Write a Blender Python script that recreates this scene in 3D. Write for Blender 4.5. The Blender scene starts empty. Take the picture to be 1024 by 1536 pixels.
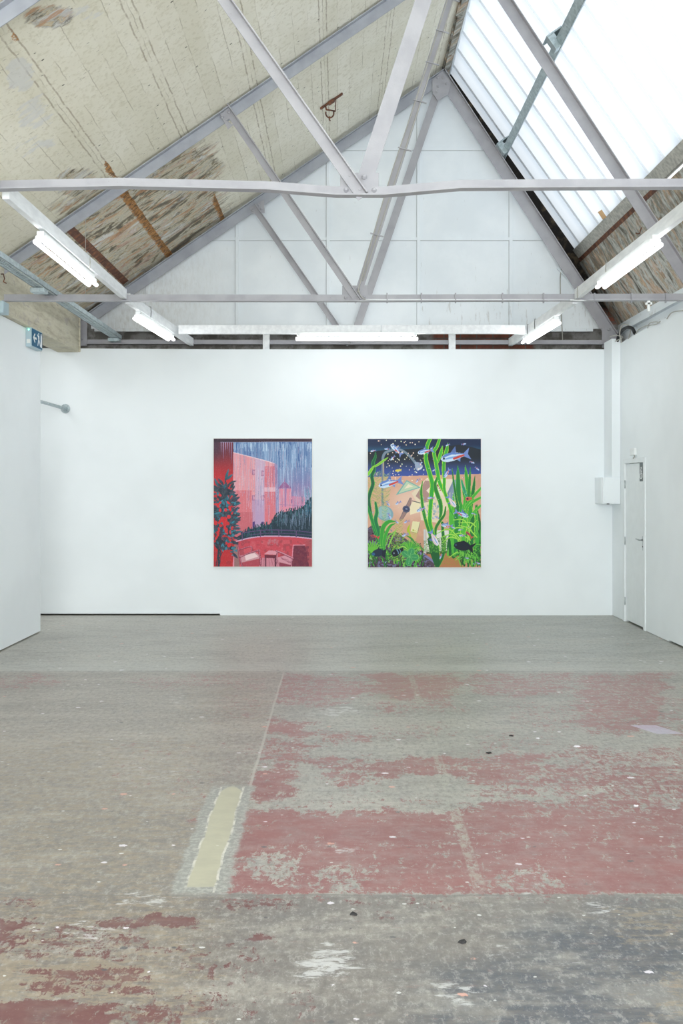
import bpy, math, random
import numpy as np
from mathutils import Vector, Matrix

# ------------------------------------------------------------------ camera, light, exposure
SC = bpy.context.scene
COL = SC.collection
F = 1493.0                 # focal length in pixels of the 1024x1536 frame
EYE = 1.70
cam_data = bpy.data.cameras.new('camera')
cam_data.sensor_fit = 'VERTICAL'
cam_data.sensor_height = 36.0
cam_data.lens = F / 1536.0 * 36.0
cam_data.shift_x = 5.0 / 1536.0
cam_data.shift_y = -38.0 / 1536.0
cam_data.clip_end = 200
cam = bpy.data.objects.new('camera', cam_data)
cam.location = (0, 0, EYE)
cam.rotation_euler = (math.pi / 2, 0, 0)
COL.objects.link(cam)
SC.camera = cam

SKY = 1.18
TUBE = 9.5
FRONT = 520.0
BAY = 40.0
EXPOSURE = 0.62
world = bpy.data.worlds.new('overcast_sky')
SC.world = world
world.use_nodes = True
bg = world.node_tree.nodes['Background']
bg.inputs[0].default_value = (0.90, 0.955, 1.0, 1)
bg.inputs[1].default_value = SKY

def area(name, loc, rot, sx, sy, power, color):
    l = bpy.data.lights.new(name, 'AREA')
    l.shape = 'RECTANGLE'; l.size = sx; l.size_y = sy; l.energy = power; l.color = color
    o = bpy.data.objects.new(name, l); o.location = loc; o.rotation_euler = rot
    COL.objects.link(o)
    return o
# added, unseen fill lights: behind the camera and in the left side bay
area('front_fill_light', (0.1, -3.3, 2.2), (math.radians(90), 0, 0), 6.6, 3.0, FRONT, (0.95, 0.98, 1.0))
area('side_bay_fill_light', (-4.9, 10.5, 3.9), (0, 0, 0), 1.6, 4.0, BAY, (0.95, 0.98, 1.0))

SC.view_settings.view_transform = 'Standard'
SC.view_settings.look = 'None'
SC.view_settings.exposure = EXPOSURE
SC.view_settings.gamma = 1.0
SC.view_settings.use_curve_mapping = False
SC.cycles.use_denoising = True
SC.cycles.max_bounces = 10
SC.cycles.diffuse_bounces = 7
SC.cycles.caustics_reflective = False
SC.cycles.caustics_refractive = False

# ------------------------------------------------------------------ helpers: colour, nodes
def lin(c):
    c = c / 255.0
    return c / 12.92 if c <= 0.04045 else ((c + 0.055) / 1.055) ** 2.4
def rgb(r, g, b):
    return (lin(r), lin(g), lin(b), 1.0)

class NT:
    def __init__(s, name):
        s.m = bpy.data.materials.new(name); s.m.use_nodes = True
        s.t = s.m.node_tree; s.t.nodes.clear()
        s.out = s.t.nodes.new('ShaderNodeOutputMaterial')
        s.co = None
    def n(s, typ, **kw):
        nd = s.t.nodes.new(typ)
        for k, v in kw.items(): setattr(nd, k, v)
        return nd
    def put(s, sock, v):
        if isinstance(v, bpy.types.NodeSocket): s.t.links.new(v, sock)
        elif v is not None:
            if sock.type == 'RGBA' and not hasattr(v, '__len__'): v = (v, v, v, 1)
            sock.default_value = v
    def pos(s):
        if s.co is None: s.co = s.n('ShaderNodeNewGeometry').outputs['Position']
        return s.co
    def obj(s): return s.n('ShaderNodeTexCoord').outputs['Object']
    def scale(s, v, sc, rot=None, loc=None):
        m = s.n('ShaderNodeMapping'); s.put(m.inputs[0], v); m.inputs['Scale'].default_value = sc
        if rot: m.inputs['Rotation'].default_value = rot
        if loc: m.inputs['Location'].default_value = loc
        return m.outputs[0]
    def sep(s, v):
        x = s.n('ShaderNodeSeparateXYZ'); s.put(x.inputs[0], v); return x.outputs[0], x.outputs[1], x.outputs[2]
    def m_(s, op, a, b=None, c=None, clamp=False):
        x = s.n('ShaderNodeMath', operation=op, use_clamp=clamp)
        s.put(x.inputs[0], a); s.put(x.inputs[1], b); s.put(x.inputs[2], c)
        return x.outputs[0]
    def add(s, a, b): return s.m_('ADD', a, b)
    def sub(s, a, b): return s.m_('SUBTRACT', a, b)
    def mul(s, a, b): return s.m_('MULTIPLY', a, b)
    def absv(s, a): return s.m_('ABSOLUTE', a)
    def step(s, v, lo, hi, a=0.0, b=1.0):
        x = s.n('ShaderNodeMapRange', interpolation_type='SMOOTHSTEP')
        s.put(x.inputs[0], v); s.put(x.inputs[1], lo); s.put(x.inputs[2], hi); s.put(x.inputs[3], a); s.put(x.inputs[4], b)
        return x.outputs[0]
    def noise(s, v, sc, det=4, rough=0.55, dist=0.0, col=False):
        x = s.n('ShaderNodeTexNoise'); s.put(x.inputs['Vector'], v); x.inputs['Scale'].default_value = sc
        x.inputs['Detail'].default_value = det; x.inputs['Roughness'].default_value = rough; x.inputs['Distortion'].default_value = dist
        return x.outputs[1 if col else 0]
    def vor(s, v, sc, feat='F1', rnd=1.0):
        x = s.n('ShaderNodeTexVoronoi', feature=feat); s.put(x.inputs['Vector'], v); x.inputs['Scale'].default_value = sc
        x.inputs['Randomness'].default_value = rnd
        return x
    def mix(s, f, a, b, mode='MIX'):
        x = s.n('ShaderNodeMix', data_type='RGBA', blend_type=mode)
        s.put(x.inputs[0], f); s.put(x.inputs[6], a); s.put(x.inputs[7], b)
        return x.outputs[2]
    def ramp(s, f, stops):
        x = s.n('ShaderNodeValToRGB'); s.put(x.inputs[0], f)
        e = x.color_ramp.elements
        while len(e) < len(stops): e.new(0.5)
        for i, (p, c) in enumerate(stops): e[i].position = p; e[i].color = c
        return x.outputs[0]
    def attr(s, name):
        x = s.n('ShaderNodeAttribute', attribute_name=name); return x.outputs['Color']
    def bump(s, h, strength=0.3, dist=0.01):
        x = s.n('ShaderNodeBump'); s.put(x.inputs['Height'], h)
        x.inputs['Strength'].default_value = strength; x.inputs['Distance'].default_value = dist
        return x.outputs[0]
    def bsdf(s, col, rough=0.6, metal=0.0, normal=None, spec=0.4, **kw):
        b = s.n('ShaderNodeBsdfPrincipled')
        s.put(b.inputs['Base Color'], col); s.put(b.inputs['Roughness'], rough); s.put(b.inputs['Metallic'], metal)
        b.inputs['Specular IOR Level'].default_value = spec
        if normal is not None: s.put(b.inputs['Normal'], normal)
        for k, v in kw.items(): s.put(b.inputs[k.replace('_', ' ')], v)
        s.t.links.new(b.outputs[0], s.out.inputs[0])
        return s.m

def plain(name, c, rough=0.5, metal=0.0, var=0.05, sc=8.0, spec=0.4):
    k = NT(name); n = k.noise(k.pos(), sc, 4)
    a = tuple(x * (1 - var) for x in c[:3]) + (1,); b = tuple(min(1, x * (1 + var)) for x in c[:3]) + (1,)
    return k.bsdf(k.mix(k.step(n, .3, .7), a, b), rough, metal, spec=spec)
# ------------------------------------------------------------------ materials
def mat_wall():
    k = NT('white_emulsion')
    n = k.noise(k.pos(), 0.9, 3); f = k.noise(k.pos(), 60, 3)
    c = k.mix(k.step(n, .35, .65), rgb(233, 238, 240), rgb(238, 243, 245))
    return k.bsdf(c, 0.75, normal=k.bump(f, 0.05, 0.002), spec=0.25)
def mat_steel(name='grey_painted_steel', a=(160, 159, 164), b=(171, 170, 174)):
    k = NT(name)
    n = k.noise(k.pos(), 5, 5); f = k.noise(k.pos(), 90, 4)
    c = k.mix(k.step(n, .35, .65), rgb(*a), rgb(*b))
    chips = k.step(k.noise(k.pos(), 34, 4, .7), .70, .74)
    c = k.mix(k.mul(chips, .6), c, rgb(120, 105, 98))
    return k.bsdf(c, 0.5, normal=k.bump(f, 0.25, 0.003))
def mat_timber():
    k = NT('white_painted_timber')
    n = k.noise(k.scale(k.pos(), (4, 1, 4)), 6, 5)
    c = k.mix(k.step(n, .3, .7), rgb(226, 228, 230), rgb(240, 242, 243))
    d = k.step(k.noise(k.pos(), 20, 5, .7), .70, .76)
    return k.bsdf(k.mix(k.mul(d, .5), c, rgb(165, 155, 148)), 0.55)

def slope_streak(k):
    """noise drawn out down the slope (along X and Z), fine across it"""
    v = k.scale(k.pos(), (1.1, 9.0, 1.1))
    return v
def stain_colour(k, seed=0.0):
    v = k.scale(k.pos(), (1.5, 3.4, 1.5), loc=(seed, 0, 0))
    w = k.scale(k.pos(), (2.2, 7.0, 2.2), loc=(seed, 3, 0))
    n = k.add(k.mul(k.sub(k.noise(v, 1.15, 12, .68, .7), .5), 2.3), .5)
    c = k.ramp(n, [(0.27, rgb(82, 76, 66)), (0.35, rgb(140, 128, 104)), (0.42, rgb(204, 198, 176)), (0.48, rgb(160, 157, 148)),
                   (0.53, rgb(200, 196, 176)), (0.58, rgb(200, 178, 142)), (0.63, rgb(172, 168, 158)), (0.72, rgb(206, 206, 202))])
    m = k.noise(w, 1.3, 12, .72, .5)
    c = k.mix(k.mul(k.step(m, .54, .60), .8), c, rgb(182, 132, 92))
    m2 = k.noise(k.scale(w, (1, 1, 1), loc=(5, 5, 5)), 2.0, 10, .76, .5)
    c = k.mix(k.mul(k.step(m2, .54, .59), .8), c, rgb(74, 68, 60))
    m3 = k.noise(k.scale(v, (1, 1, 1), loc=(9, 1, 5)), 1.4, 6, .6)
    c = k.mix(k.mul(k.step(m3, .55, .7), .55), c, rgb(192, 150, 138))
    return c, n

def mat_slab_left():
    k = NT('board_marked_concrete')
    x, y, z = k.sep(k.pos())
    wob = k.mul(k.sub(k.noise(k.scale(k.pos(), (.2, 1.6, .2)), 3, 6, .7), .5), .035)
    xw = k.add(x, wob)
    n = k.noise(k.pos(), 1.3, 6, .6); f = k.noise(k.pos(), 22, 6, .65)
    c = k.mix(k.step(n, .35, .65), rgb(224, 220, 205), rgb(233, 230, 218))
    # single boards have tones of their own
    bd = k.m_('FLOOR', k.mul(k.add(xw, 10.09), 1 / .142))
    wn = k.n('ShaderNodeTexWhiteNoise', noise_dimensions='1D'); k.put(wn.inputs['W'], bd)
    c = k.mix(k.mul(wn.outputs[0], .35), c, rgb(208, 204, 184))
    c = k.mix(k.mul(k.step(f, .5, .62), .35), c, rgb(186, 180, 156))
    warm = k.step(x, .2, -2.6)
    c = k.mix(k.mul(warm, .2), c, rgb(202, 194, 160))
    # pairs of joints every 0.71 m
    t = k.sub(k.mul(k.m_('FRACT', k.mul(k.add(xw, 10.09 + .355), 1 / .71)), .71), .355)
    ln = k.step(k.absv(k.sub(k.absv(t), .036)), .0075, .0035)
    brk = k.step(k.noise(k.scale(k.pos(), (1, 2.5, 1)), 3.1, 4), .38, .52)
    c = k.mix(k.mul(ln, k.add(k.mul(brk, .45), .08)), c, rgb(132, 116, 92))
    t2 = k.m_('FRACT', k.mul(k.add(xw, 10.09), 1 / .142))
    ln2 = k.step(k.absv(k.sub(t2, .5)), .465, .495)
    brk2 = k.step(k.noise(k.scale(k.pos(), (2, .8, 2)), 3.1, 4), .42, .62)
    c = k.mix(k.mul(k.mul(ln2, brk2), .55), c, rgb(140, 130, 104))
    # pits and small marks
    v = k.vor(k.scale(k.pos(), (5, 9, 5)), 1.1); d = v.outputs['Distance']
    pick = k.step(k.sep(v.outputs['Color'])[0], .50, .52)
    pits = k.mul(k.step(k.add(d, k.mul(f, .06)), .12, .085), pick)
    c = k.mix(k.mul(pits, .95), c, rgb(50, 44, 38))
    sm = k.step(k.noise(k.scale(k.pos(), (7, 22, 7)), 2.6, 4, .65), .655, .68)
    c = k.mix(k.mul(sm, .6), c, rgb(96, 88, 74))
    # stain fields
    a = k.attr('stain'); r, g, b = k.sep(a)
    sc, sn = stain_colour(k)
    edge = k.noise(k.scale(k.pos(), (2, 7, 2)), 2.0, 8, .7)
    m = k.step(k.add(r, k.mul(k.sub(edge, .5), 1.3)), .42, .66)
    c = k.mix(k.mul(m, .9), c, sc)
    mw = k.step(k.add(g, k.mul(k.sub(edge, .5), 1.6)), .5, .64)
    c = k.mix(k.mul(mw, .6), c, rgb(205, 206, 206))
    # rusty rib strips
    rn = k.noise(k.scale(k.pos(), (6, 9, 6)), 3, 6, .7)
    rs = k.mul(k.step(k.absv(t), .045, .036), k.step(k.add(b, k.mul(k.sub(rn, .5), .9)), .45, .6))
    c = k.mix(k.mul(rs, .92), c, k.mix(k.step(rn, .4, .6), rgb(92, 62, 36), rgb(182, 128, 70)))
    h = k.add(k.mul(f, .5), k.mul(k.sub(1.0, ln), .2))
    h = k.sub(h, k.mul(pits, 1.2))
    return k.bsdf(c, 0.85, normal=k.bump(k.add(h, k.mul(k.mul(sn, m), 2.0)), 0.5, 0.012), spec=0.2)

def mat_slab_right():
    k = NT('flaking_painted_concrete')
    x, y, z = k.sep(k.pos())
    sc, sn = stain_colour(k, 7.3)
    v = k.scale(k.pos(), (1.5, 3.6, 1.5), loc=(2, 1, 0))
    n = k.add(k.mul(k.sub(k.noise(v, 1.2, 12, .7, .5), .5), 2.0), .5)
    c = k.ramp(n, [(0.28, rgb(96, 90, 82)), (0.40, rgb(168, 168, 160)), (0.50, rgb(205, 207, 203)), (0.58, rgb(150, 140, 126)), (0.66, rgb(206, 178, 152)), (.76, rgb(214, 198, 180))])
    c = k.mix(k.mul(k.step(n, .45, .62), .5), c, sc)
    fl = k.step(k.noise(k.scale(k.pos(), (1.6, 4.4, 1.6), loc=(3, 3, 3)), 1.5, 10, .74), .52, .58)
    c = k.mix(k.mul(fl, .55), c, rgb(206, 166, 134))
    ga = k.mul(k.step(z, 4.2, 4.6), k.step(k.noise(k.scale(k.pos(), (2.4, 7, 2.4)), 1.8, 9, .74), .4, .6))
    c = k.mix(k.mul(ga, .75), c, rgb(112, 112, 104))
    return k.bsdf(c, 0.85, normal=k.bump(n, .6, .012), spec=.2)

def mat_beam():
    k = NT('weathered_beam_concrete')
    n = k.noise(k.scale(k.pos(), (2, 1.1, 7)), 2.2, 8, .65); f = k.noise(k.pos(), 26, 6, .65)
    c = k.ramp(n, [(.3, rgb(168, 160, 142)), (.45, rgb(196, 190, 170)), (.58, rgb(208, 203, 184)), (.7, rgb(184, 178, 166))])
    p = k.step(k.noise(k.scale(k.pos(), (1, 1.3, 4), loc=(4, 0, 1)), 2.4, 6, .65), .52, .68)
    c = k.mix(k.mul(p, .55), c, rgb(168, 160, 160))
    c = k.mix(k.mul(k.step(f, .55, .7), .5), c, rgb(148, 138, 112))
    return k.bsdf(c, .85, normal=k.bump(f, .5, .008), spec=.2)

def mat_gable():
    k = NT('old_white_board_paint')
    x, y, z = k.sep(k.pos())
    n = k.noise(k.pos(), 1.2, 5); f = k.noise(k.scale(k.pos(), (6, 6, 2)), 4, 8, .7)
    c = k.mix(k.step(n, .35, .65), rgb(226, 232, 236), rgb(236, 241, 244))
    # grubbier boards at the low left, peeling along the foot of the boards on the right
    gl = k.mul(k.step(x, -1.0, -2.9), k.step(z, 5.6, 4.4))
    c = k.mix(k.mul(gl, k.add(.25, k.mul(k.step(f, .4, .7), .5))), c, rgb(196, 194, 188))
    dr = k.noise(k.scale(k.pos(), (9, 1, 1.4)), 3.2, 7, .7)
    pe = k.mul(k.step(z, 4.9, 3.86), k.step(x, .9, 1.2))
    c = k.mix(k.mul(k.step(k.add(dr, k.mul(pe, .09)), .66, .72), .5), c, rgb(186, 184, 180))
    sp = k.step(k.noise(k.pos(), 15, 5, .7), .70, .74)
    c = k.mix(k.mul(sp, .5), c, rgb(150, 150, 148))
    return k.bsdf(c, .7, normal=k.bump(f, .15, .004), spec=.25)

def mat_brick():
    k = NT('red_and_whitewashed_brick')
    p = k.pos(); x, y, z = k.sep(p)
    cmb = k.n('ShaderNodeCombineXYZ'); k.put(cmb.inputs[0], x); k.put(cmb.inputs[1], z)
    b = k.n('ShaderNodeTexBrick'); k.put(b.inputs['Vector'], cmb.outputs[0])
    b.inputs['Color1'].default_value = rgb(160, 98, 80); b.inputs['Color2'].default_value = rgb(128, 80, 70)
    b.inputs['Mortar'].default_value = rgb(120, 112, 104); b.inputs['Scale'].default_value = 1.0
    b.inputs['Mortar Size'].default_value = .008; b.inputs['Brick Width'].default_value = .225; b.inputs['Row Height'].default_value = .075
    n = k.noise(p, 5, 6, .65)
    c = k.mix(k.mul(k.step(n, .4, .65), .6), b.outputs[0], rgb(92, 72, 62))
    redz = k.mul(k.step(x, 1.25, 1.35), k.step(x, 2.75, 2.65))
    low = k.step(z, 3.98, 3.92)
    g = k.mix(k.step(n, .4, .6), rgb(112, 108, 102), rgb(158, 156, 152))
    c = k.mix(k.mul(low, k.sub(1.0, redz)), c, g)
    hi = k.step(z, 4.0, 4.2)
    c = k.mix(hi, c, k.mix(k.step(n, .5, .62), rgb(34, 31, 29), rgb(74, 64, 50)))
    return k.bsdf(c, .9, normal=k.bump(b.outputs[1], -.6, .01), spec=.2)

def mat_rust():
    k = NT('rusted_steel'); n = k.noise(k.pos(), 14, 7, .7)
    c = k.ramp(n, [(.3, rgb(70, 46, 38)), (.5, rgb(108, 74, 60)), (.62, rgb(140, 88, 58)), (.75, rgb(150, 138, 128))])
    return k.bsdf(c, .75, .2)
def mat_galv():
    k = NT('galvanised_steel'); n = k.vor(k.pos(), 28).outputs['Color']; g = k.sep(n)[0]
    c = k.mix(g, rgb(160, 174, 178), rgb(190, 202, 205))
    return k.bsdf(c, .42, .55)
def mat_sheet():
    k = NT('translucent_roof_sheet')
    x, y, z = k.sep(k.pos())
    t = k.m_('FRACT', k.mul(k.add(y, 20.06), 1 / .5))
    shade_band = k.mul(k.step(t, 0.0, .05), k.step(t, .55, .05))       # soft shadow stripe of the sheet profile, painted into its colour
    c = k.mix(k.mul(shade_band, .6), (.90, .93, .96, 1), (.62, .69, .76, 1))
    ln = k.step(k.absv(k.sub(t, .02)), .018, .006)
    far = k.step(y, 11.0, 13.0)
    c = k.mix(k.mul(k.mul(ln, far), .35), c, (.40, .52, .60, 1))
    n = k.step(k.noise(k.scale(k.pos(), (.6, 5, .6)), 2.0, 5, .6), .66, .70)
    c = k.mix(k.mul(n, .25), c, (.55, .62, .66, 1))
    tr = k.n('ShaderNodeBsdfTranslucent'); k.put(tr.inputs[0], c)
    di = k.n('ShaderNodeBsdfDiffuse'); k.put(di.inputs[0], c)
    mx = k.n('ShaderNodeMixShader'); mx.inputs[0].default_value = .25
    k.t.links.new(tr.outputs[0], mx.inputs[1]); k.t.links.new(di.outputs[0], mx.inputs[2])
    k.t.links.new(mx.outputs[0], k.out.inputs[0])
    return k.m
def mat_emit(name, col, st):
    k = NT(name); e = k.n('ShaderNodeEmission'); e.inputs[0].default_value = col; e.inputs[1].default_value = st
    k.t.links.new(e.outputs[0], k.out.inputs[0]); return k.m

def mat_floor():
    k = NT('worn_painted_concrete_floor')
    P = k.pos(); x, y, z = k.sep(P)
    base = k.attr('tone'); R, W, O = k.sep(k.attr('mask'))
    wn = k.sub(k.noise(P, 3.0, 6, .6), .5)
    fine = k.noise(P, 38, 6, .7); med = k.noise(k.scale(P, (1, 1.6, 1)), 7, 7, .65)
    big = k.noise(k.scale(P, (1, 2.2, 1)), 1.3, 5, .6)
    c = k.mix(k.mul(k.step(med, .42, .7), .30), base, rgb(176, 170, 158))
    c = k.mix(k.mul(k.step(med, .5, .3), .38), c, rgb(112, 110, 108))
    bl = k.noise(k.scale(P, (1, 2.6, 1), loc=(6, 2, 0)), .9, 8, .7)
    c = k.mix(k.mul(k.step(bl, .50, .60), .30), c, rgb(186, 180, 168))
    c = k.mix(k.mul(k.step(bl, .50, .40), .26), c, rgb(118, 112, 106))
    gr = k.noise(k.scale(P, (1.9, 1, 1)), 16, 10, .82)
    c = k.mix(k.mul(k.step(gr, .52, .58), .36), c, rgb(190, 186, 178))
    c = k.mix(k.mul(k.step(gr, .48, .42), .46), c, rgb(100, 96, 92))
    str_ = k.noise(k.scale(P, (1, 6, 1)), 3.4, 10, .8)
    c = k.mix(k.mul(k.step(str_, .52, .56), .32), c, rgb(128, 122, 114))
    c = k.mix(k.mul(k.step(fine, .56, .70), .3), c, rgb(206, 202, 196))
    pink = k.noise(k.scale(P, (1, 3.5, 1), loc=(3, 1, 0)), 6.4, 12, .84)
    c = k.mix(k.mul(k.step(pink, .575, .61), .35), c, rgb(142, 104, 98))
    # ochre wear
    on = k.noise(k.scale(P, (1.0, 2.6, 1), rot=(0, 0, .15)), 9.5, 12, .82, .3)
    c = k.mix(k.mul(k.step(k.add(on, k.mul(O, .22)), .60, .68), .55), c, rgb(156, 140, 116))
    # zones: joints at y = 4.14 and 9.13, at x = -0.5
    jy1 = k.add(4.14, k.mul(wn, .05)); jy2 = k.add(9.15, k.mul(wn, .04)); jx = k.add(-.50, k.mul(wn, .02))
    # red paint
    s1 = k.noise(k.scale(P, (1.3, 3.8, 1)), 3.2, 14, .84, .3)
    s2 = k.noise(k.scale(P, (2.4, 1.2, 1), rot=(0, 0, -.5)), 8.0, 10, .8, 1.0)
    s3 = k.noise(k.scale(P, (2.2, 1.2, 1), loc=(2, 2, 2)), 20.0, 6, .78)
    s = k.add(k.add(k.mul(k.sub(s1, .5), .95), k.mul(k.sub(s2, .5), 1.1)), k.add(.5, k.mul(k.sub(s3, .5), .7)))
    lo = k.sub(.73, k.mul(R, .40))
    m = k.step(s, k.sub(lo, .006), k.add(lo, .010))
    m = k.mul(m, k.step(R, .02, .2))
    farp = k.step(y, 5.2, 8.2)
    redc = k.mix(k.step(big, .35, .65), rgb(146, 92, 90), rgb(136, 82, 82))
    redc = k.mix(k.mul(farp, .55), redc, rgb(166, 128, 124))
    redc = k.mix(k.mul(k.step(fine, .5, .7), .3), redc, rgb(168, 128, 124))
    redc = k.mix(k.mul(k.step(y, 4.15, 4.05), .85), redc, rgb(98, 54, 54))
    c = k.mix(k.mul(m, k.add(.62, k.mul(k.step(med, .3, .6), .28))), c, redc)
    # dirty coat edges round the red islands
    # joint lines
    jl = k.mul(k.step(k.absv(k.sub(x, jx)), .012, .004), k.mul(k.step(y, 5.5, 5.7), k.step(y, 9.2, 9.0)))
    c = k.mix(k.mul(jl, .6), c, rgb(186, 182, 172))
    st = k.mul(k.step(k.absv(k.sub(k.add(x, k.mul(wn, .02)), k.add(.62, k.mul(k.sub(y, 6.0), .012)))), .032, .022), k.mul(k.step(y, 4.1, 4.3), k.step(y, 9.2, 9.1)))
    stn = k.mul(k.add(.15, k.mul(k.step(k.noise(k.scale(P, (.4, 1, 1)), 1.6, 3), .4, .6), .6)), k.step(gr, .44, .54))
    c = k.mix(k.mul(st, stn), c, rgb(166, 164, 152))
    for yy, wd in ((jy1, .014), (jy2, .012)):
        c = k.mix(k.mul(k.step(k.absv(k.sub(y, yy)), wd, .004), .45), c, rgb(108, 104, 100))
    pale = k.mul(k.step(y, 9.17, 9.25), k.step(y, 9.75, 9.4))
    c = k.mix(k.mul(pale, .25), c, rgb(190, 190, 182))
    # cream repair with a scraped grey margin
    pn = k.mul(wn, .05); py = k.sub(y, 4.9)
    cx = k.absv(k.sub(k.add(x, k.mul(wn, .05)), k.sub(-.592, k.mul(py, .012))))
    cy = k.absv(py); rag_ = k.noise(P, 14, 5, .7)
    inner = k.mul(k.step(cx, .064, .058), k.mul(k.step(k.add(py, k.mul(k.mul(cx, cx), 26.0)), .76, .73), k.step(k.add(py, k.mul(k.sub(rag_, .5), .03)), -.68, -.665)))
    rag = k.noise(P, 9, 6, .7)
    halo = k.mul(k.step(k.add(cx, k.mul(k.sub(rag, .5), .09)), .135, .11), k.step(k.add(cy, k.mul(rag, .1)), .84, .76))
    c = k.mix(k.mul(halo, .9), c, k.mix(k.step(fine, .45, .6), rgb(146, 146, 140), rgb(172, 172, 164)))
    rim = k.mul(k.step(k.absv(k.sub(cx, .064)), .008, .003), k.step(cy, .74, .72))
    c = k.mix(inner, c, k.mix(k.step(med, .3, .7), rgb(172, 168, 146), rgb(184, 180, 157)))
    c = k.mix(k.mul(rim, k.step(rag, .4, .6)), c, rgb(206, 202, 190))
    # white scuffs
    ws = k.noise(k.scale(P, (1.2, 3.0, 1), rot=(0, 0, -.5)), 9, 8, .75, .4)
    wm = k.step(k.add(ws, k.mul(W, .27)), .68, .80)
    c = k.mix(k.mul(wm, .62), c, rgb(212, 212, 210))
    gs = k.step(k.noise(k.scale(P, (1, 4.0, 1)), 3.2, 8, .72, .2), .63, .72)
    c = k.mix(k.mul(gs, .22), c, rgb(204, 204, 200))
    # specks of paint
    for sc_, lo_, col in ((7.0, .70, rgb(232, 226, 232)), (14.0, .80, rgb(214, 214, 210)), (6.0, .86, rgb(214, 160, 142)), (9.0, .80, rgb(88, 88, 90))):
        v = k.vor(k.scale(P, (1, 1.3, 1)), sc_); pk = k.step(k.sep(v.outputs['Color'])[1], lo_, lo_ + .02)
        rad = k.mul(k.sep(v.outputs['Color'])[0], .11)
        dd = k.add(v.outputs['Distance'], k.mul(k.sub(fine, .5), .32))
        c = k.mix(k.mul(k.mul(k.step(k.sub(dd, rad), .05, .02), pk), .8), c, col)
    # lilac paint patch
    u = k.sub(x, 2.225); w = k.sub(y, 6.97); uu = k.add(u, k.mul(w, -.0))
    q = k.mul(k.step(k.absv(k.add(uu, k.mul(w, .45))), .095, .088), k.step(k.absv(w), .13, .12))
    c = k.mix(k.mul(q, k.add(.4, k.mul(fine, .5))), c, rgb(192, 184, 204))
    hsv = k.add(k.mul(fine, .4), k.mul(m, .25))
    rough = k.add(.26, k.mul(med, .30))
    return k.bsdf(c, rough, normal=k.bump(hsv, .22, .004), spec=.5)

M = dict(kerb=plain('weathered_kerb_concrete', rgb(176, 175, 168), .85, var=.22, sc=22), batten_shadow=plain('painted_batten_shadow', rgb(190, 194, 196), .9), wall=mat_wall(), steel=mat_steel(), steel_far=mat_steel('lilac_grey_painted_steel', (154, 157, 165), (166, 169, 176)),
         timber=mat_timber(), slab=mat_slab_left(), slab_r=mat_slab_right(),
         beam=mat_beam(), gable=mat_gable(), brick=mat_brick(), rust=mat_rust(), galv=mat_galv(), sheet=mat_sheet(),
         tube=mat_emit('lit_fluorescent_tube', (.97, 0.985, 1.0, 1), TUBE), floor=mat_floor(),
         plastic=plain('white_plastic', rgb(232, 235, 234), .4), cream=plain('cream_enamel', rgb(226, 228, 224), .45),
         black=plain('black_cable_sheath', rgb(34, 34, 36), .5), grey=plain('grey_cable_sheath', rgb(170, 168, 160), .5),
         chrome=plain('brushed_chrome', rgb(170, 176, 178), .3, .8), sign_grey=plain('dark_grey_sign', rgb(98, 106, 108), .5),
         white=plain('white_print', rgb(244, 246, 246), .5, var=.01), teal=plain('teal_sign_face', rgb(20, 96, 132), .4, var=.03),
         led=mat_emit('green_status_light', (.1, 1, .45, 1), 6.0), silver=plain('silver_sign_housing', rgb(176, 196, 204), .45, .1),
         canvas=plain('raw_canvas_edge', rgb(236, 236, 232), .8), gap_shade=plain('painted_gap_shade', rgb(30, 28, 27), .9),
         glass=plain('window_glazing', rgb(225, 235, 240), .2), door=plain('white_gloss_door', rgb(228, 233, 234), .5, var=.02),
         lichen=plain('chipped_stone', rgb(96, 82, 64), .9, var=.3, sc=30), dark_chip=plain('dark_debris', rgb(52, 50, 50), .8),
         pale_chip=plain('pale_paint_flake', rgb(220, 216, 220), .7), timber_raw=plain('raw_timber', rgb(196, 160, 118), .8))

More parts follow.
